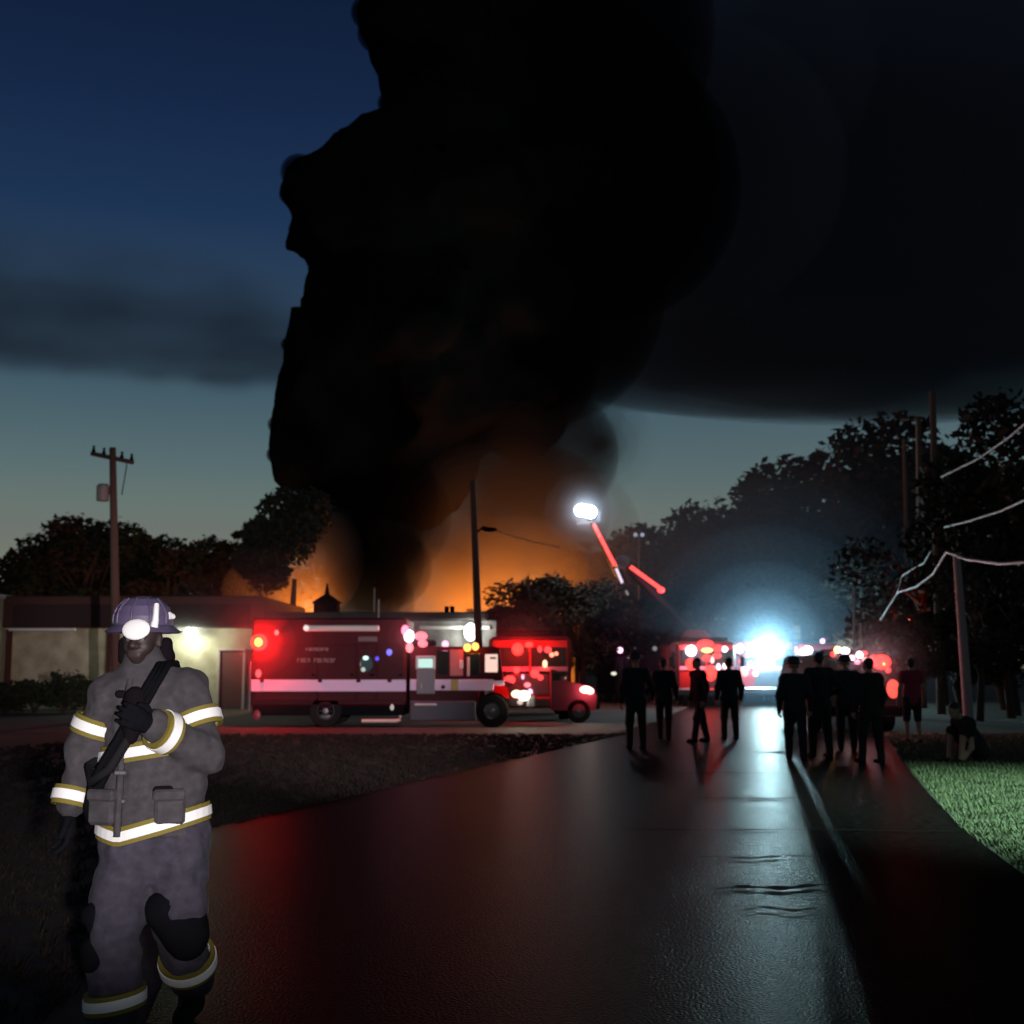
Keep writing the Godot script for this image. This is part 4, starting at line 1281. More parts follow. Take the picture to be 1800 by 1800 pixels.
	put(tw, "elbow_joint", MB.new().lathe([Vector2(0.001, -0.3), Vector2(0.3, -0.3), Vector2(0.3, 0.3), Vector2(0.001, 0.3)], 16, Transform3D(Basis(Vector3.RIGHT, PI / 2), elbow)).done(), M.steel)
	var cage := MB.new()
	for dx in [-0.45, 0.45]:
		cage.box(tip + Vector3(dx, 0.0, 0), Vector3(0.06, 0.8, 0.06))
	cage.box(tip + Vector3(0, -0.38, 0), Vector3(0.96, 0.06, 0.7))
	cage.box(tip + Vector3(0, 0.1, 0.3), Vector3(0.96, 0.05, 0.05))
	put(tw, "basket", cage.done(), M.steel)
	for q in [[1022, 897], [1037, 900]]:
		lamp(tw, "floodlight", pt.call(q[0], q[1], 53.9), Vector3(0.30, 0.28, 0.1), glow(12, 12, 12.5), Color(0.86, 0.95, 1.0), 6.0)
	thinning(find_smoke(), at(1030, 899, 54) - find_smoke().position, 1.9, 0.22, lin(0.6, 0.66, 0.75))  # added puffs that give the boom floodlights their halo
	# the engine with the blinding floodlights on the road
	var eb := on_ground(1350, 52.0)
	var es := FOCAL / 52.0
	var EL := []
	for l in [[1345, 1140, 22, 19, glow(20, 21, 21), Color(0.76, 0.97, 1.0), 62.0], [1326, 1142, 16, 14, M.white_glow, WHITE, 2.0], [1366, 1144, 15, 15, M.white_glow, WHITE, 2.0], [1345, 1165, 20, 12, glow(8, 7, 6), Color(1, 0.93, 0.85), 2.0], [1309, 1181, 8, 10, glow(2.4, 0.7, 0.6), RED, 0.8], [1318, 1167, 6, 6, glow(2.4, 0.9, 0.6), RED, 0.4], [1303, 1162, 5, 6, M.red_dim, RED, 0.3], [1313, 1152, 6, 5, M.red_dim, RED, 0.3], [1322, 1176, 5, 5, M.red_dim, RED, 0.3], [1300, 1140, 9, 11, glow(2.6, 1.0, 1.4), RED, 0.8], [1328, 1184, 6, 6, glow(3, 1.6, 1.3), WHITE, 0.5]]:
		var p := at(l[0], l[1], 51.6) - eb
		EL.append([p.x, p.y, 0.4, l[2] / es, l[3] / es, l[4], l[5], l[6]])
	engine("fire engine facing down the road behind blinding white floodlights", eb, 0.0, M.red_paint, 2.6, EL)
	# another engine further right, its windows and lamps pink and white
	var fb := on_ground(1428, 56.0)
	var fs := FOCAL / 56.0
	var FL := []
	for l in [[1393, 1156, 6, 6, M.red_dim, RED, 0.3], [1412, 1137, 7, 4, M.red_dim, RED, 0.3], [1461, 1146, 6, 5, M.red_dim, RED, 0.3], [1400, 1144, 6, 9, glow(3, 1.6, 2.0), WHITE, 0.8], [1420, 1143, 12, 9, glow(7, 6, 6.6), Color(1, 0.9, 0.95), 1.6], [1410, 1150, 8, 9, glow(3, 2, 2.4), WHITE, 0.6], [1447, 1127, 5, 5, glow(3, 1.8, 3), Color(1, 0.7, 1), 0.6], [1429, 1183, 9, 10, glow(8, 8, 9), Color(0.95, 0.95, 1), 1.8], [1440, 1150, 4, 4, glow(0.5, 0.4, 1.6), Color(0.5, 0.4, 1), 0.3], [1456, 1173, 5, 6, glow(2.6, 2.2, 1.4), Color(1, 0.9, 0.7), 0.5]]:
		var p := at(l[0], l[1], 55.6) - fb
		FL.append([p.x, p.y, 0.4, l[2] / fs, l[3] / fs, l[4], l[5], l[6]])
	engine("engine with pink and white lamps just right of the blinding floodlights", fb, -0.1, M.red_paint, 2.6, FL)
	# the dark car seen from behind, red lamps along its roof
	var sb := on_ground(1514, 30.0)
	var v := thing("patrol_car", "dark tall patrol car seen from behind with red lamps along its roof", "car", sb, 0.0)
	var sprof := [Vector2(-1.0, 0.38), Vector2(1.0, 0.38), Vector2(1.04, 0.95), Vector2(0.98, 1.1), Vector2(0.80, 1.78), Vector2(0.7, 1.86), Vector2(-0.7, 1.86), Vector2(-0.80, 1.78), Vector2(-0.98, 1.1), Vector2(-1.04, 0.95)]
	put(v, "body", MB.new().prism(sprof, -4.6, 0.0).done(), M.dark_paint)
	put(v, "rear_window", MB.new().prism([Vector2(-0.85, 1.15), Vector2(0.85, 1.15), Vector2(0.7, 1.72), Vector2(-0.7, 1.72)], -0.01, 0.015).done(), M.glass_dark)
	put(v, "bumper", MB.new().box(Vector3(0, 0.55, 0.06), Vector3(2.0, 0.26, 0.16), 0.05).done(), M.black)
	put(v, "number_plate", MB.new().box(Vector3(0, 0.85, 0.012), Vector3(0.32, 0.16, 0.02), 0.005).done(), mat(0.5, 0.5, 0.5))
	for sx in [-0.88, 0.88]:
		for wz in [-0.9, -3.7]:
			wheel(v, Vector3(sx, 0.36, wz), 0.36, 0.24, Vector3(signf(sx), 0, 0))
	put(v, "light_bar", MB.new().box(Vector3(0, 1.93, -0.6), Vector3(1.5, 0.12, 0.3), 0.04).done(), M.black)
	var vs := FOCAL / 30.0
	for l in [[1465, 1150, 5, 5, M.red_dim, RED, 0.2], [1480, 1156, 5, 4, M.red_dim, RED, 0.2], [1520, 1148, 6, 4, M.red_dim, RED, 0.2], [1536, 1156, 6, 5, M.red_dim, RED, 0.2], [1562, 1178, 5, 5, M.red_dim, RED, 0.2], [1508, 1164, 5, 4, M.pink_glow, RED, 0.2], [1473, 1142, 6, 6, glow(5, 3.4, 1.0), Color(1, 0.75, 0.35), 0.8], [1486, 1144, 8, 6, glow(6, 5, 6), Color(1, 0.85, 0.95), 1.6], [1498, 1157, 5, 5, glow(4, 2.6, 2.8), Color(1, 0.7, 0.75), 0.5], [1512, 1151, 6, 6, glow(6, 4.6, 5), Color(1, 0.8, 0.85), 1.0], [1525, 1161, 9, 6, glow(2.6, 0.6, 0.5), RED, 0.8], [1550, 1164, 17, 13, M.red_glow, RED, 0.9], [1553, 1167, 6, 5, M.red_hot, RED, 0.0]]:
		var p := at(l[0], l[1], 29.9) - sb
		lamp(v, "lamp_lens", Vector3(p.x, p.y, 0.06), Vector3(l[2] / vs, l[3] / vs, 0.06), l[4], l[5], l[6])
	var tp := at(1573, 1211, 29.8) - sb
	put(v, "tail_housing", MB.new().box(Vector3(tp.x, tp.y, -0.03), Vector3(0.36, 0.5, 0.16), 0.04).done(), M.dark_paint)
	lamp(v, "tail_light", Vector3(tp.x, tp.y, 0.06), Vector3(0.155, 0.225, 0.05), glow(2.0, 0.15, 0.11), RED, 0.5)
	# a dark vehicle far off on the left verge of the road, its small lamps showing
	var pb := on_ground(1135, 54.0)
	var pk := thing("van", "dark van beyond the bystanders with small scattered lamps", "van", pb, 0.15)
	put(pk, "body", MB.new().box(Vector3(0, 1.15, -2.0), Vector3(2.6, 1.7, 4.0), 0.15).done(), M.dark_paint)
	put(pk, "windshield", MB.new().box(Vector3(0, 1.6, 0.0), Vector3(1.9, 0.6, 0.06), 0.02).done(), M.glass_dark)
	put(pk, "bumper", MB.new().box(Vector3(0, 0.45, 0.1), Vector3(2.2, 0.25, 0.2), 0.05).done(), M.black)
	for sx in [-0.95, 0.95]:
		wheel(pk, Vector3(sx, 0.36, -0.8), 0.36, 0.24, Vector3(signf(sx), 0, 0))
	var inv := pk.transform.affine_inverse()
	for l in [[1090, 1143, 5, 5, glow(3, 1.5, 2.2), Color(1, 0.5, 0.7), 0.5], [1079, 1184, 5, 3, glow(0.9, 0.95, 0.7), WHITE, 0.2], [1151, 1140, 4, 4, glow(0.22, 0.22, 0.24), WHITE, 0.0], [1182, 1146, 4, 6, M.green_glow, Color(0.4, 1, 0.5), 0.3], [1149, 1186, 4, 6, glow(0.3, 0.24, 0.22), WHITE, 0.0], [1197, 1195, 4, 4, glow(0.35, 0.28, 0.36), WHITE, 0.0], [1215, 1210, 5, 6, glow(2.0, 1.5, 1.9), Color(1, 0.85, 0.95), 0.4], [1214, 1201, 4, 5, glow(1.2, 0.8, 1.1), WHITE, 0.0]]:
		lamp(pk, "lamp_lens", inv * at(l[0], l[1], 53.2), Vector3(l[2], l[3], 3.0) * 54.0 / FOCAL, l[4], l[5], l[6])

func find_smoke() -> Node3D:
	return get_node("smoke_bank")

func poles_and_wires() -> void:
	var a := pole("utility_pole", "wooden utility pole with a tilted crossarm and a transformer, left of the plume", "utility pole", on_ground(206, 38), at(198, 787, 38), 0.13, M.timber)
	var p0 := a.position
	var arm0: Vector3 = at(160, 797, 38) - p0
	var arm1: Vector3 = at(235, 813, 38) - p0
	var arm := put(a, "crossarm", MB.new().tube([arm0, arm1], [0.07], 4).done(), M.timber)
	for f in [0.06, 0.3, 0.72, 0.95]:
		put(arm, "insulator", MB.new().lathe([Vector2(0.05, 0), Vector2(0.06, 0.06), Vector2(0.03, 0.12), Vector2(0.045, 0.18), Vector2(0.001, 0.22)], 10).done(), M.black, arm0.lerp(arm1, f) + Vector3(0, 0.06, 0))
	var tc: Vector3 = at(181, 866, 38) - p0
	put(a, "transformer", MB.new().lathe([Vector2(0.001, -0.26), Vector2(0.19, -0.26), Vector2(0.2, 0.2), Vector2(0.14, 0.27), Vector2(0.001, 0.28)], 16, Transform3D(Basis.IDENTITY, tc)).done(), mat(0.28, 0.27, 0.28, 0.5))
	put(a, "bracket", MB.new().tube([tc, at(200, 866, 38) - p0], [0.035], 6).done(), M.black)
	put(a, "drop_wire", MB.new().tube([at(223, 815, 38) - p0, at(221, 830, 38) - p0, at(214, 870, 38) - p0], [0.018], 5).done(), M.black)
	var m := pole("street_light_pole", "leaning brown pole with a street light arm, in front of the orange glow", "utility pole", on_ground(846, 41), at(831, 845, 41), 0.125, M.timber)
	put(m, "lamp_arm", MB.new().tube([at(836, 938, 41) - m.position, at(850, 926, 41) - m.position, at(868, 932, 41) - m.position], [0.04], 7).done(), M.black)
	put(m, "lamp_head", MB.new().ball(at(861, 931, 41) - m.position, Vector3(0.26, 0.08, 0.14), 12, 6).done(), M.black)
	var w := put(self, "power_line", MB.new().tube([at(868, 932, 41), at(900, 942, 44), at(940, 953, 48), at(985, 962, 52)], [0.018], 5).done(), M.black)
	tag(w, "thin dark wire running right from the leaning pole's lamp arm", "power line")
	# right of the road
	var c := pole("utility_pole", "tall pole with a level crossarm among the black trees on the right", "utility pole", on_ground(1622, 48), at(1614, 732, 48), 0.13, M.timber)
	var ca := put(c, "crossarm", MB.new().tube([at(1574, 737, 48) - c.position, at(1626, 735, 48) - c.position], [0.065], 4).done(), M.timber)
	for px in [1577.0, 1600.0, 1623.0]:
		put(ca, "insulator", MB.new().lathe([Vector2(0.05, -0.3), Vector2(0.06, -0.1), Vector2(0.03, 0.1), Vector2(0.001, 0.15)], 8).done(), M.black, at(px, 737, 48) - c.position)
	pole("utility_pole", "tallest bare pole top, right of the crossarm pole", "utility pole", on_ground(1655, 41), at(1639, 688, 41), 0.13, M.timber)
	pole("utility_pole", "shorter pole top left of the crossarm pole", "utility pole", on_ground(1600, 60), at(1589, 772, 60), 0.12, M.timber)
	pole("utility_pole", "near roadside pole lit pink at its foot, behind the seated person", "utility pole", on_ground(1706, 27.5), at(1681, 972, 27.5), 0.10, mat(0.30, 0.24, 0.24, 0.85))
	var g := pole("sign_post", "pair of thin pale posts beside the road lamps", "post", on_ground(1503, 42), at(1500, 1030, 42), 0.045, mat(0.5, 0.48, 0.5, 0.6))
	put(g, "second_post", MB.new().tube([on_ground(1514, 42) - g.position, at(1513, 1095, 42) - g.position], [0.045], 8).done(), mat(0.5, 0.48, 0.5, 0.6))
	put(g, "cross_piece", MB.new().tube([at(1500, 1098, 42) - g.position, at(1514, 1096, 42) - g.position], [0.035], 6).done(), mat(0.5, 0.48, 0.5, 0.6))
	put(g, "top_piece", MB.new().tube([at(1496, 1048, 42) - g.position, at(1503, 1050, 42) - g.position], [0.07], 6).done(), mat(0.5, 0.48, 0.5, 0.6))
	var r := pole("warning_lamp", "small red warning lamp on a thin post beside the crossarm pole", "lamp", on_ground(1599, 46), at(1599, 1098, 46), 0.04, M.black)
	lamp(r, "lamp_lens", at(1599, 1093, 45.9) - r.position, Vector3(0.17, 0.17, 0.1), glow(5, 0.9, 0.25), Color(1, 0.25, 0.1), 1.5)
	var top := at(1664, 970, 28)
	wire("thick pale cable sagging from the near roadside pole to the right edge", [top, at(1700, 983, 25), at(1760, 991, 22), at(1830, 986, 19.5)], 0.0, 0.034, M.cable)
	wire("upper wire sloping up to the right edge above the roadside pole", [at(1655, 838, 34), at(1720, 806, 28), at(1775, 768, 23), at(1830, 720, 20)], 0.0, 0.026)
	wire("middle wire sloping up to the right edge below the upper wire", [at(1660, 926, 34), at(1700, 917, 30), at(1760, 898, 24), at(1830, 866, 20)], 0.0, 0.026)
	wire("bright wire climbing from the road lamps to the near roadside pole", [at(1548, 1090, 43), at(1579, 1041, 40), at(1610, 1032, 35), at(1640, 1010, 31), top], 0.0, 0.032, M.cable)
	wire("short steep bright wire above the red warning lamp", [at(1576, 1048, 41), at(1586, 1012, 40), at(1605, 1000, 38), at(1624, 990, 36), at(1637, 968, 34)], 0.0, 0.026, M.cable)

func bystanders() -> void:
	var navy := mat(0.008, 0.009, 0.012, 0.9)
	var coal := mat(0.007, 0.007, 0.008, 0.9)
	var plum := mat(0.016, 0.008, 0.012, 0.9)
	var denim := mat(0.011, 0.013, 0.020, 0.9)
	var wine := mat(0.26, 0.018, 0.05, 0.85)
	var slate := mat(0.012, 0.014, 0.017, 0.9)
	var g := "bystanders and crew standing on the road"
	person("person in dark clothes, leftmost of the group on the road, seen from behind", on_ground(1119, 24.0), PI + 0.2, {"top": navy, "legs": coal, "group": g, "step": 0.05, "size": 1.03, "helmet": true, "arm_r": [Vector3(0.31, 1.16, 0.0), Vector3(0.2, 1.02, 0.22)]})
	person("person in dark clothes standing second from the left on the road, legs apart", on_ground(1168, 27.0), PI - 0.3, {"top": coal, "legs": navy, "group": g, "step": 0.14, "size": 0.99})
	person("person striding left in front of the tower truck's red lamps", on_ground(1232, 26.3), -PI / 2 + 0.4, {"top": plum, "legs": coal, "group": g, "step": 0.22, "size": 1.0, "lean": 0.08})
	person("person in dark clothes standing right of the red lamp reflection on the road", on_ground(1284, 27.0), PI + 0.1, {"top": slate, "legs": navy, "group": g, "step": 0.06, "size": 1.0})
	person("slim person directly right of the blinding floodlights", on_ground(1400, 21.2), PI - 0.15, {"top": denim, "legs": navy, "group": g, "step": 0.1, "size": 0.97, "helmet": true})
	person("broad person with elbows out, second right of the floodlights", on_ground(1444, 22.0), PI + 0.25, {"top": denim, "legs": coal, "group": g, "step": 0.08, "size": 1.04, "arm_l": [Vector3(0.38, 1.16, -0.06), Vector3(0.2, 1.02, 0.16)], "arm_r": [Vector3(0.38, 1.16, -0.06), Vector3(0.2, 1.02, 0.16)]})
	person("person close behind the broad person, in front of the patrol car", on_ground(1490, 23.5), PI - 0.2, {"top": slate, "legs": coal, "group": g, "step": 0.07, "size": 1.0, "helmet": true, "arm_l": [Vector3(0.33, 1.14, 0.0), Vector3(0.22, 1.2, 0.24)]})
	person("person in dark clothes in front of the patrol car's tail light", on_ground(1533, 20.6), PI + 0.4, {"top": coal, "legs": coal, "group": g, "step": 0.1, "size": 0.98})
	person("person in a wine red shirt and shorts, bare calves, beside the tail light", on_ground(1606, 26.0), PI + 0.1, {"top": wine, "legs": plum, "bare": true, "step": 0.05, "size": 0.99})
	person("person in a dark jacket sitting hunched on the verge with arms on the knees", on_ground(1722, 20.6), -PI / 2 + 0.25, {"top": coal, "legs": coal, "sit": true, "lean": 0.55, "size": 1.08, "bare": true, "arm_l": [Vector3(0.2, 1.12, 0.2), Vector3(0.12, 0.98, 0.46)], "arm_r": [Vector3(0.2, 1.12, 0.2), Vector3(0.12, 0.98, 0.46)]})

func firefighter() -> void:
	var k := FOCAL / 5.62
	var t := thing("firefighter", "firefighter in pale grey turnout coat and trousers with bright reflective bands, walking past", "person", Vector3((255.0 - 900.0) / k, 0.0, -5.62))
	var cloth := mat(0.080, 0.075, 0.083, 0.95)
	cloth.metallic_specular = 0.2
	cloth.albedo_texture = noise_tex(0.02, Color(0.72, 0.74, 0.70), Color(1, 0.97, 1.0), 41)
	cloth.uv1_triplanar = true
	cloth.uv1_scale = Vector3.ONE * 1.6
	cloth.rim_enabled = true
	cloth.rim = 0.12
	var trouser_cloth: StandardMaterial3D = cloth.duplicate()
	trouser_cloth.albedo_color = lin(0.066, 0.061, 0.084)
	var folds := FastNoiseLite.new()
	folds.seed = 12
	folds.frequency = 4.6
	folds.fractal_octaves = 3
	var r_arm := [Vector3(-0.15, 1.475, 0.0), Vector3(-0.232, 1.24, 0.0), Vector3(-0.272, 1.0, 0.07)]
	var l_arm := [Vector3(0.215, 1.49, 0.0), Vector3(0.320, 1.22, 0.05), Vector3(0.15, 1.335, 0.27)]
	var r_leg := [Vector3(-0.03, 0.90, 0.0), Vector3(-0.045, 0.49, 0.11), Vector3(-0.03, 0.10, 0.10)]
	var l_leg := [Vector3(0.185, 0.90, 0.0), Vector3(0.205, 0.51, 0.02), Vector3(0.215, 0.20, -0.19)]
	# the body under the clothes: head, neck, trunk, limbs
	var inner := [[Vector3(0.01, 1.62, 0.0), Vector3(0.02, 1.45, 0), 0.06, 0.10, 0.8], [Vector3(0.02, 1.45, 0), Vector3(0.08, 0.95, 0), 0.13, 0.14, 0.7]]
	for a in [r_arm, l_arm]:
		inner.append([a[0], a[1], 0.05, 0.045])
		inner.append([a[1], a[2], 0.045, 0.032])
	for l in [r_leg, l_leg]:
		inner.append([l[0], l[1], 0.085, 0.06])
		inner.append([l[1], l[2], 0.058, 0.042])
	var body := nets(inner, 0.02, 0.03)
	var head_at := Transform3D(Basis(Vector3.UP, -0.12) * Basis(Vector3.RIGHT, 0.05), Vector3(0.005, 1.715, 0.03))
	body.append(head_shape, head_at)
	put(t, "body", body.done(), mat(0.030, 0.017, 0.017, 0.6))
	for sx in [-0.03, 0.03]:
		var eye := put(t, "eye", MB.new().ball(Vector3.ZERO, Vector3.ONE * 0.0125, 12, 8).done(), mat(0.20, 0.18, 0.17, 0.3), head_at * Vector3(sx, 0.008, 0.0745))
		put(eye, "iris", MB.new().ball(head_at.basis * Vector3(0, 0, 0.0098), Vector3.ONE * 0.0055, 10, 6).done(), mat(0.03, 0.02, 0.015, 0.2))
	# coat
	var coat := [
		[Vector3(0.025, 1.42, 0), Vector3(0.07, 1.12, 0), 0.178, 0.214, 0.74],
		[Vector3(0.07, 1.12, 0), Vector3(0.083, 0.78, 0), 0.214, 0.238, 0.76],
		[Vector3(-0.13, 1.485, 0), Vector3(0.19, 1.50, 0), 0.086, 0.090],
		[r_arm[0], r_arm[1], 0.082, 0.074], [r_arm[1], r_arm[2], 0.072, 0.062],
		[l_arm[0], l_arm[1], 0.084, 0.078], [l_arm[1], l_arm[2], 0.080, 0.064],
		[Vector3(0.0, 1.555, 0.0), Vector3(0.005, 1.615, 0.0), 0.088, 0.082]]
	put(t, "coat", nets(coat, 0.0115, 0.05, folds, 0.030, 0.862).done(), cloth)
	var slacks := [
		[Vector3(0.08, 0.95, 0), Vector3(0.08, 0.86, 0), 0.19, 0.19, 0.76],
		[r_leg[0], r_leg[1], 0.135, 0.112], [r_leg[1], r_leg[2] + Vector3(0, -0.04, 0), 0.110, 0.105],
		[l_leg[0], l_leg[1], 0.135, 0.112], [l_leg[1], l_leg[2], 0.110, 0.100]]
	put(t, "trousers", nets(slacks, 0.0125, 0.045, folds, 0.034, 0.07).done(), trouser_cloth)
	for q in [[r_leg[2] + Vector3(0, 0.06, 0), r_leg[2] + Vector3(-0.02, -0.045, 0.17), 0.075], [l_leg[2] + Vector3(0, 0.05, 0), l_leg[2] + Vector3(0.0, -0.14, 0.13), 0.07]]:
		var a: Vector3 = q[0]
		var b: Vector3 = q[1]
		var heel := Vector3(a.x, b.y + 0.02, a.z - 0.03)
		put(t, "boot", nets([[a, heel, q[2], 0.052], [heel, b, 0.052, 0.045]], 0.012, 0.03).done(), M.rubber)
	# knee pads and a dark strap pouch
	put(t, "knee_pad", nets([[Vector3(0.165, 0.545, 0.07), Vector3(0.255, 0.43, 0.06), 0.095, 0.098, 0.8], [Vector3(0.26, 0.56, 0.03), Vector3(0.28, 0.47, 0.03), 0.06, 0.06]], 0.012, 0.02, folds, 0.015).done(), M.black)
	put(t, "knee_pad", nets([[Vector3(-0.115, 0.53, 0.16), Vector3(-0.10, 0.51, 0.17), 0.065, 0.06, 0.9], [Vector3(-0.115, 0.40, 0.17), Vector3(-0.10, 0.37, 0.17), 0.06, 0.065, 0.9]], 0.012, 0.02, folds, 0.015).done(), M.black)
	var flap := mat(0.009, 0.007, 0.009, 0.95)
	flap.metallic_specular = 0.1
	put(t, "pocket_slot", nets([[Vector3(0.13, 1.065, 0.163), Vector3(0.185, 1.068, 0.158), 0.018, 0.016, 0.9]], 0.006, 0.01).done(), flap)
	put(t, "collar_clip", nets([[Vector3(-0.06, 1.475, 0.125), Vector3(-0.03, 1.475, 0.125), 0.018, 0.016]], 0.006, 0.01).done(), flap)
	for px in [-0.1, 0.19]:
		var face := 0.168 if px < 0.0 else 0.162
		var pocket := put(t, "pocket", MB.new().box(Vector3(px, 0.985, face), Vector3(0.13, 0.135, 0.045), 0.014, Basis(Vector3.UP, -0.35 if px < 0.0 else 0.35)).done(), cloth)
		put(pocket, "flap", MB.new().box(Vector3(px, 1.045, face + 0.012), Vector3(0.138, 0.05, 0.045), 0.010, Basis(Vector3.UP, -0.35 if px < 0.0 else 0.35)).done(), cloth)
	for py in [1.36, 1.14, 1.02]:
		put(t, "clasp", MB.new().box(Vector3(-0.024, py, 0.178), Vector3(0.055, 0.022, 0.02), 0.005).done(), M.steel)
	# coat front: overlapping storm flap and dark gear hanging on the chest
	put(t, "storm_flap", MB.new().tube([Vector3(-0.02, 1.54, 0.10), Vector3(-0.03, 1.40, 0.148), Vector3(-0.025, 1.2, 0.168), Vector3(-0.025, 0.95, 0.186), Vector3(-0.025, 0.87, 0.19)], [0.016], 6).done(), cloth)
	put(t, "air_mask", nets([[Vector3(0.02, 1.46, 0.15), Vector3(0.03, 1.37, 0.185), 0.05, 0.062, 0.8], [Vector3(0.03, 1.37, 0.2), Vector3(0.02, 1.29, 0.2), 0.04, 0.03]], 0.010, 0.03).done(), flap)
	var strap := MB.new()
	for side in [-0.02, 0.0, 0.02]:
		strap.tube([Vector3(0.11 + side, 1.53, -0.17), Vector3(0.115 + side, 1.61, -0.06), Vector3(0.11 + side, 1.605, 0.05), Vector3(0.09 + side, 1.52, 0.14), Vector3(0.045 + side, 1.42, 0.178), Vector3(-0.02 + side, 1.28, 0.192), Vector3(-0.075 + side, 1.19, 0.190), Vector3(-0.13 + side, 1.09, 0.166), Vector3(-0.165 + side, 0.99, 0.12), Vector3(-0.175 + side, 0.93, 0.05)], [0.017], 7)
	put(t, "shoulder_strap", strap.done(), M.black)
	put(t, "air_hose", MB.new().tube([Vector3(0.02, 1.3, 0.205), Vector3(-0.06, 1.16, 0.215), Vector3(-0.14, 1.1, 0.19), Vector3(-0.19, 1.16, 0.1), Vector3(-0.12, 1.25, -0.12)], [0.022], 8).done(), M.rubber)
	put(t, "air_cylinder", MB.new().tube([Vector3(0.03, 1.02, -0.24), Vector3(0.03, 1.06, -0.24), Vector3(0.03, 1.46, -0.24), Vector3(0.03, 1.52, -0.24)], [0.05, 0.085, 0.085, 0.03], 16).done(), mat(0.3, 0.28, 0.05, 0.4))
	# gloves, with the fingers of the left hand closed round the strap
	var glove := MB.new()
	glove.append(hand_shape, Transform3D(Basis(Vector3.UP, 0.5).scaled(Vector3.ONE * 1.18), r_arm[2] + Vector3(-0.004, -0.035, 0.01)))
	put(t, "glove", glove.done(), M.black)
	var fd: Vector3 = (l_arm[2] - l_arm[1]).normalized()
	var yy := -fd
	var zz := (Vector3(0.2, 1, 0.1) - yy * yy.dot(Vector3(0.2, 1, 0.1))).normalized()
	var xx := yy.cross(zz)
	put(t, "glove", MB.new().append(hand_shape, Transform3D(Basis(xx, yy, zz).scaled_local(Vector3(1.18, 1.0, 1.18)), l_arm[2] + fd * 0.02)).done(), M.black)
	# helmet
	var hx := head_at * Transform3D(Basis(Vector3.RIGHT, -0.06), Vector3(0, 0.052, -0.008))
	var shell_mat := mat(0.085, 0.066, 0.125, 0.55)
	var helmet := put(t, "helmet", MB.new().lathe([Vector2(0.118, -0.004), Vector2(0.160, -0.022), Vector2(0.166, -0.016), Vector2(0.145, 0.002), Vector2(0.130, 0.012), Vector2(0.128, 0.05), Vector2(0.112, 0.095), Vector2(0.078, 0.128), Vector2(0.035, 0.142), Vector2(0.001, 0.144)], 32, hx).done(), shell_mat)
	var ridge := MB.new()
	for a in 5:
		var f := (a - 2) * 0.62
		var pts := []
		for s in 7:
			var q := s / 6.0
			var prof: Vector2 = Vector2(0.130, 0.02).lerp(Vector2(0.078, 0.130), q)
			prof.x += 0.02 * sin(PI * q)
			pts.append(hx * Vector3(sin(f) * prof.x, prof.y, cos(f) * prof.x))
		ridge.tube(pts, [0.006], 6)
	put(helmet, "ridge", ridge.done(), shell_mat)
	# the pale oval patch on the front and the tape at the side
	var patch := MB.new()
	var cc := hx * Vector3(0, 0.03, 0.135)
	patch.ball(Vector3.ZERO, Vector3(0.064, 0.048, 0.018), 20, 10)
	var oval := put(helmet, "front_patch", MB.new().append(patch, Transform3D(Basis(Vector3.UP, -0.1) * Basis(Vector3.RIGHT, -0.25), Vector3(0.022, 1.757, 0.184))).done(), M.tape)
	put(helmet, "reflective_strip", MB.new().tube([Vector3(0.083, 1.870, 0.098), Vector3(0.088, 1.840, 0.118), Vector3(0.090, 1.80, 0.128), Vector3(0.086, 1.765, 0.135)], [0.013, 0.014, 0.016, 0.02], 6).done(), M.tape)
	put(helmet, "reflective_strip", MB.new().tube([Vector3(0.128, 1.822, 0.055), Vector3(0.142, 1.818, 0.03)], [0.018, 0.012], 6).done(), M.tape)
	put(helmet, "ear_flap", nets([[Vector3(-0.085, 1.70, -0.01), Vector3(-0.08, 1.63, -0.02), 0.03, 0.035], [Vector3(0.1, 1.70, -0.02), Vector3(0.09, 1.63, -0.03), 0.03, 0.035], [Vector3(-0.08, 1.64, -0.06), Vector3(0.09, 1.64, -0.06), 0.04, 0.04]], 0.012, 0.03).done(), flap)
	# reflective bands: bright tape on a wider lime strip
	var trunk := coat.slice(0, 2)
	var r_sleeve := coat.slice(3, 5)
	var l_sleeve := [coat[5]]
	var l_cuff := [coat[6]]
	var specs := [
		[trunk, 0.05, Vector3(0.03, 1.42, 0), Vector3(0.075, 1.02, 0), 0.475, 0.0, 0.0, 0.05],
		[trunk, 0.05, Vector3(0.07, 1.12, 0), Vector3(0.083, 0.78, 0), 0.735, 0.24, -0.03, 0.0],
		[r_sleeve, 0.05, r_arm[0], r_arm[1], 0.62, 0.0, 0.0, 0.0],
		[r_sleeve, 0.05, r_arm[1], r_arm[2], 0.90, 0.0, 0.0, 0.0],
		[l_sleeve, 0.05, l_arm[0], l_arm[1], 0.50, 0.0, 0.0, 0.0],
		[l_cuff, 0.05, l_arm[1], l_arm[2], 0.86, 0.0, 0.0, 0.0],
		[[slacks[2]], 0.045, r_leg[1], r_leg[2], 0.78, 0.0, 0.0, 0.1],
		[[slacks[4]], 0.045, l_leg[1], l_leg[2], 0.74, 0.0, 0.0, 0.0]]
	for s in specs:
		var b := put(t, "trim_band", band(s[0], s[1], s[2], s[3], s[4], 0.080, 0.022, s[5], s[6], s[7]).done(), M.trim)
		put(b, "reflective_tape", band(s[0], s[1], s[2], s[3], s[4], 0.042, 0.027, s[5], s[6], s[7]).done(), M.tape)

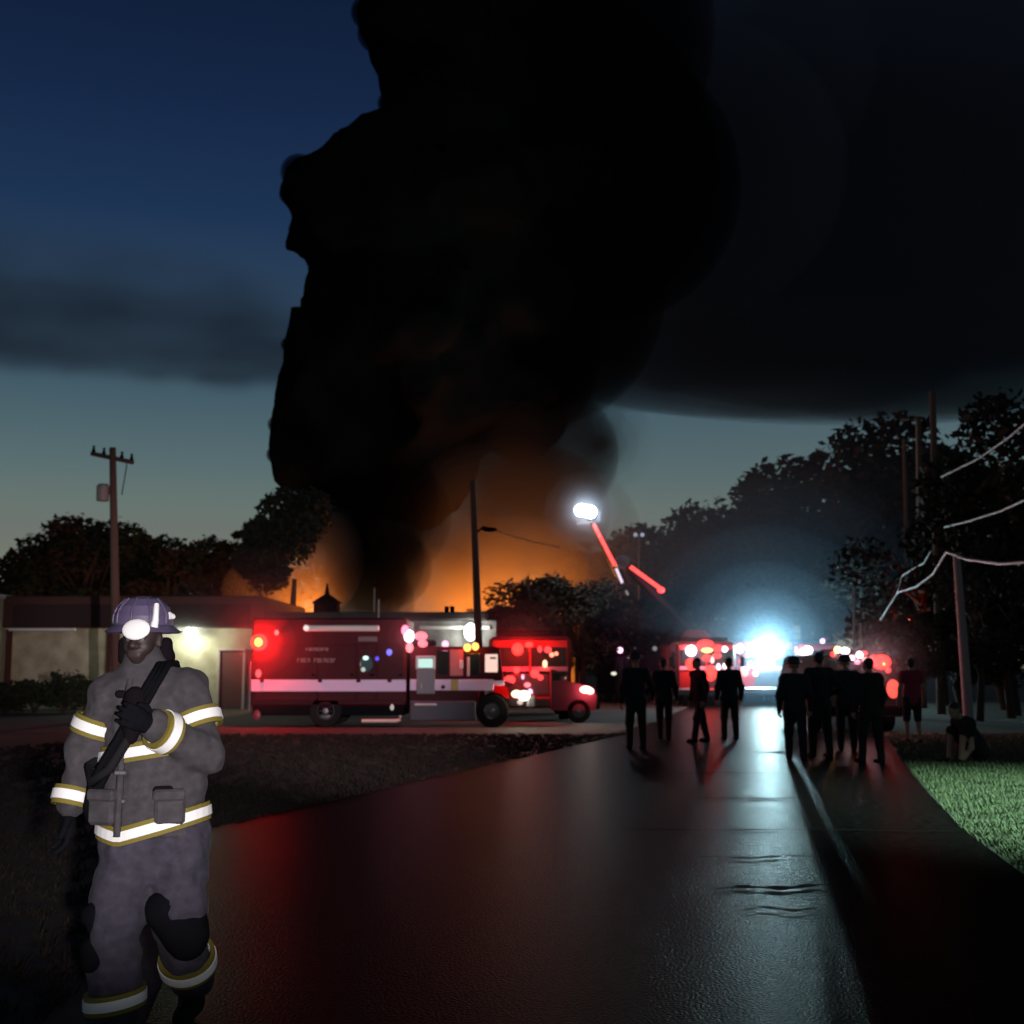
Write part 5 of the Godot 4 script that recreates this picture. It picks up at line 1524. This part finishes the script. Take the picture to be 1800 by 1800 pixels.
func grass() -> void:
	var blade := MB.new()
	for k in 6:
		var a := TAU * k / 6 + 0.3
		var o := Vector3(cos(a), 0, sin(a)) * 0.02
		var lean := Vector3(cos(a), 0, sin(a)) * 0.035
		var side := Vector3(-sin(a), 0, cos(a)) * 0.006
		blade.quad(o - side, o + side, o + lean * 0.5 + Vector3(0, 0.05, 0) + side * 0.7, o + lean * 0.5 + Vector3(0, 0.05, 0) - side * 0.7)
		blade.tri(o + lean * 0.5 + Vector3(0, 0.05, 0) - side * 0.7, o + lean * 0.5 + Vector3(0, 0.05, 0) + side * 0.7, o + lean * 1.4 + Vector3(0, 0.085, 0))
	var tuft := blade.done()
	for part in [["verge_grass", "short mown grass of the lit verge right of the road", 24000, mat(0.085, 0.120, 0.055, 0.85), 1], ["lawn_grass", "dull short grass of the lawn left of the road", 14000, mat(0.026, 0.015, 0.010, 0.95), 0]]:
		var xs := []
		while xs.size() < part[2]:
			var d: float = 3.5 + 25.5 * pow(rng.randf(), 0.8)
			var x: float
			if part[4] == 1:
				var edge := 0.0
				for e in range(1, road_edges.size()):
					if d <= road_edges[e][0]:
						edge = lerpf(road_edges[e - 1][2], road_edges[e][2], (d - road_edges[e - 1][0]) / (road_edges[e][0] - road_edges[e - 1][0]))
						break
				x = edge + 0.04 + rng.randf() * d * 0.40
			else:
				var edge := (-1.1 - d * 0.15) if d < 12.4 else (-7.0 + d * 0.335)
				x = edge - 0.1 - pow(rng.randf(), 1.3) * 11.0
			xs.append(Vector3(x, 0.0, -d))
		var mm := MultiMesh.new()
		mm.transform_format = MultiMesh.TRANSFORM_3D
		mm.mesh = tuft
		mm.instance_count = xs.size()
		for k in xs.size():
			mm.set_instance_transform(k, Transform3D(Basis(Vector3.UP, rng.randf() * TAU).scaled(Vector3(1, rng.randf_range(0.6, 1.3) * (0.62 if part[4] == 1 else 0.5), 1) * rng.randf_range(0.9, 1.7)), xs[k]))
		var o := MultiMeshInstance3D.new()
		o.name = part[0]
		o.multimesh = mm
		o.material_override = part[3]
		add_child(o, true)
		tag(o, part[1], "", "", "stuff")
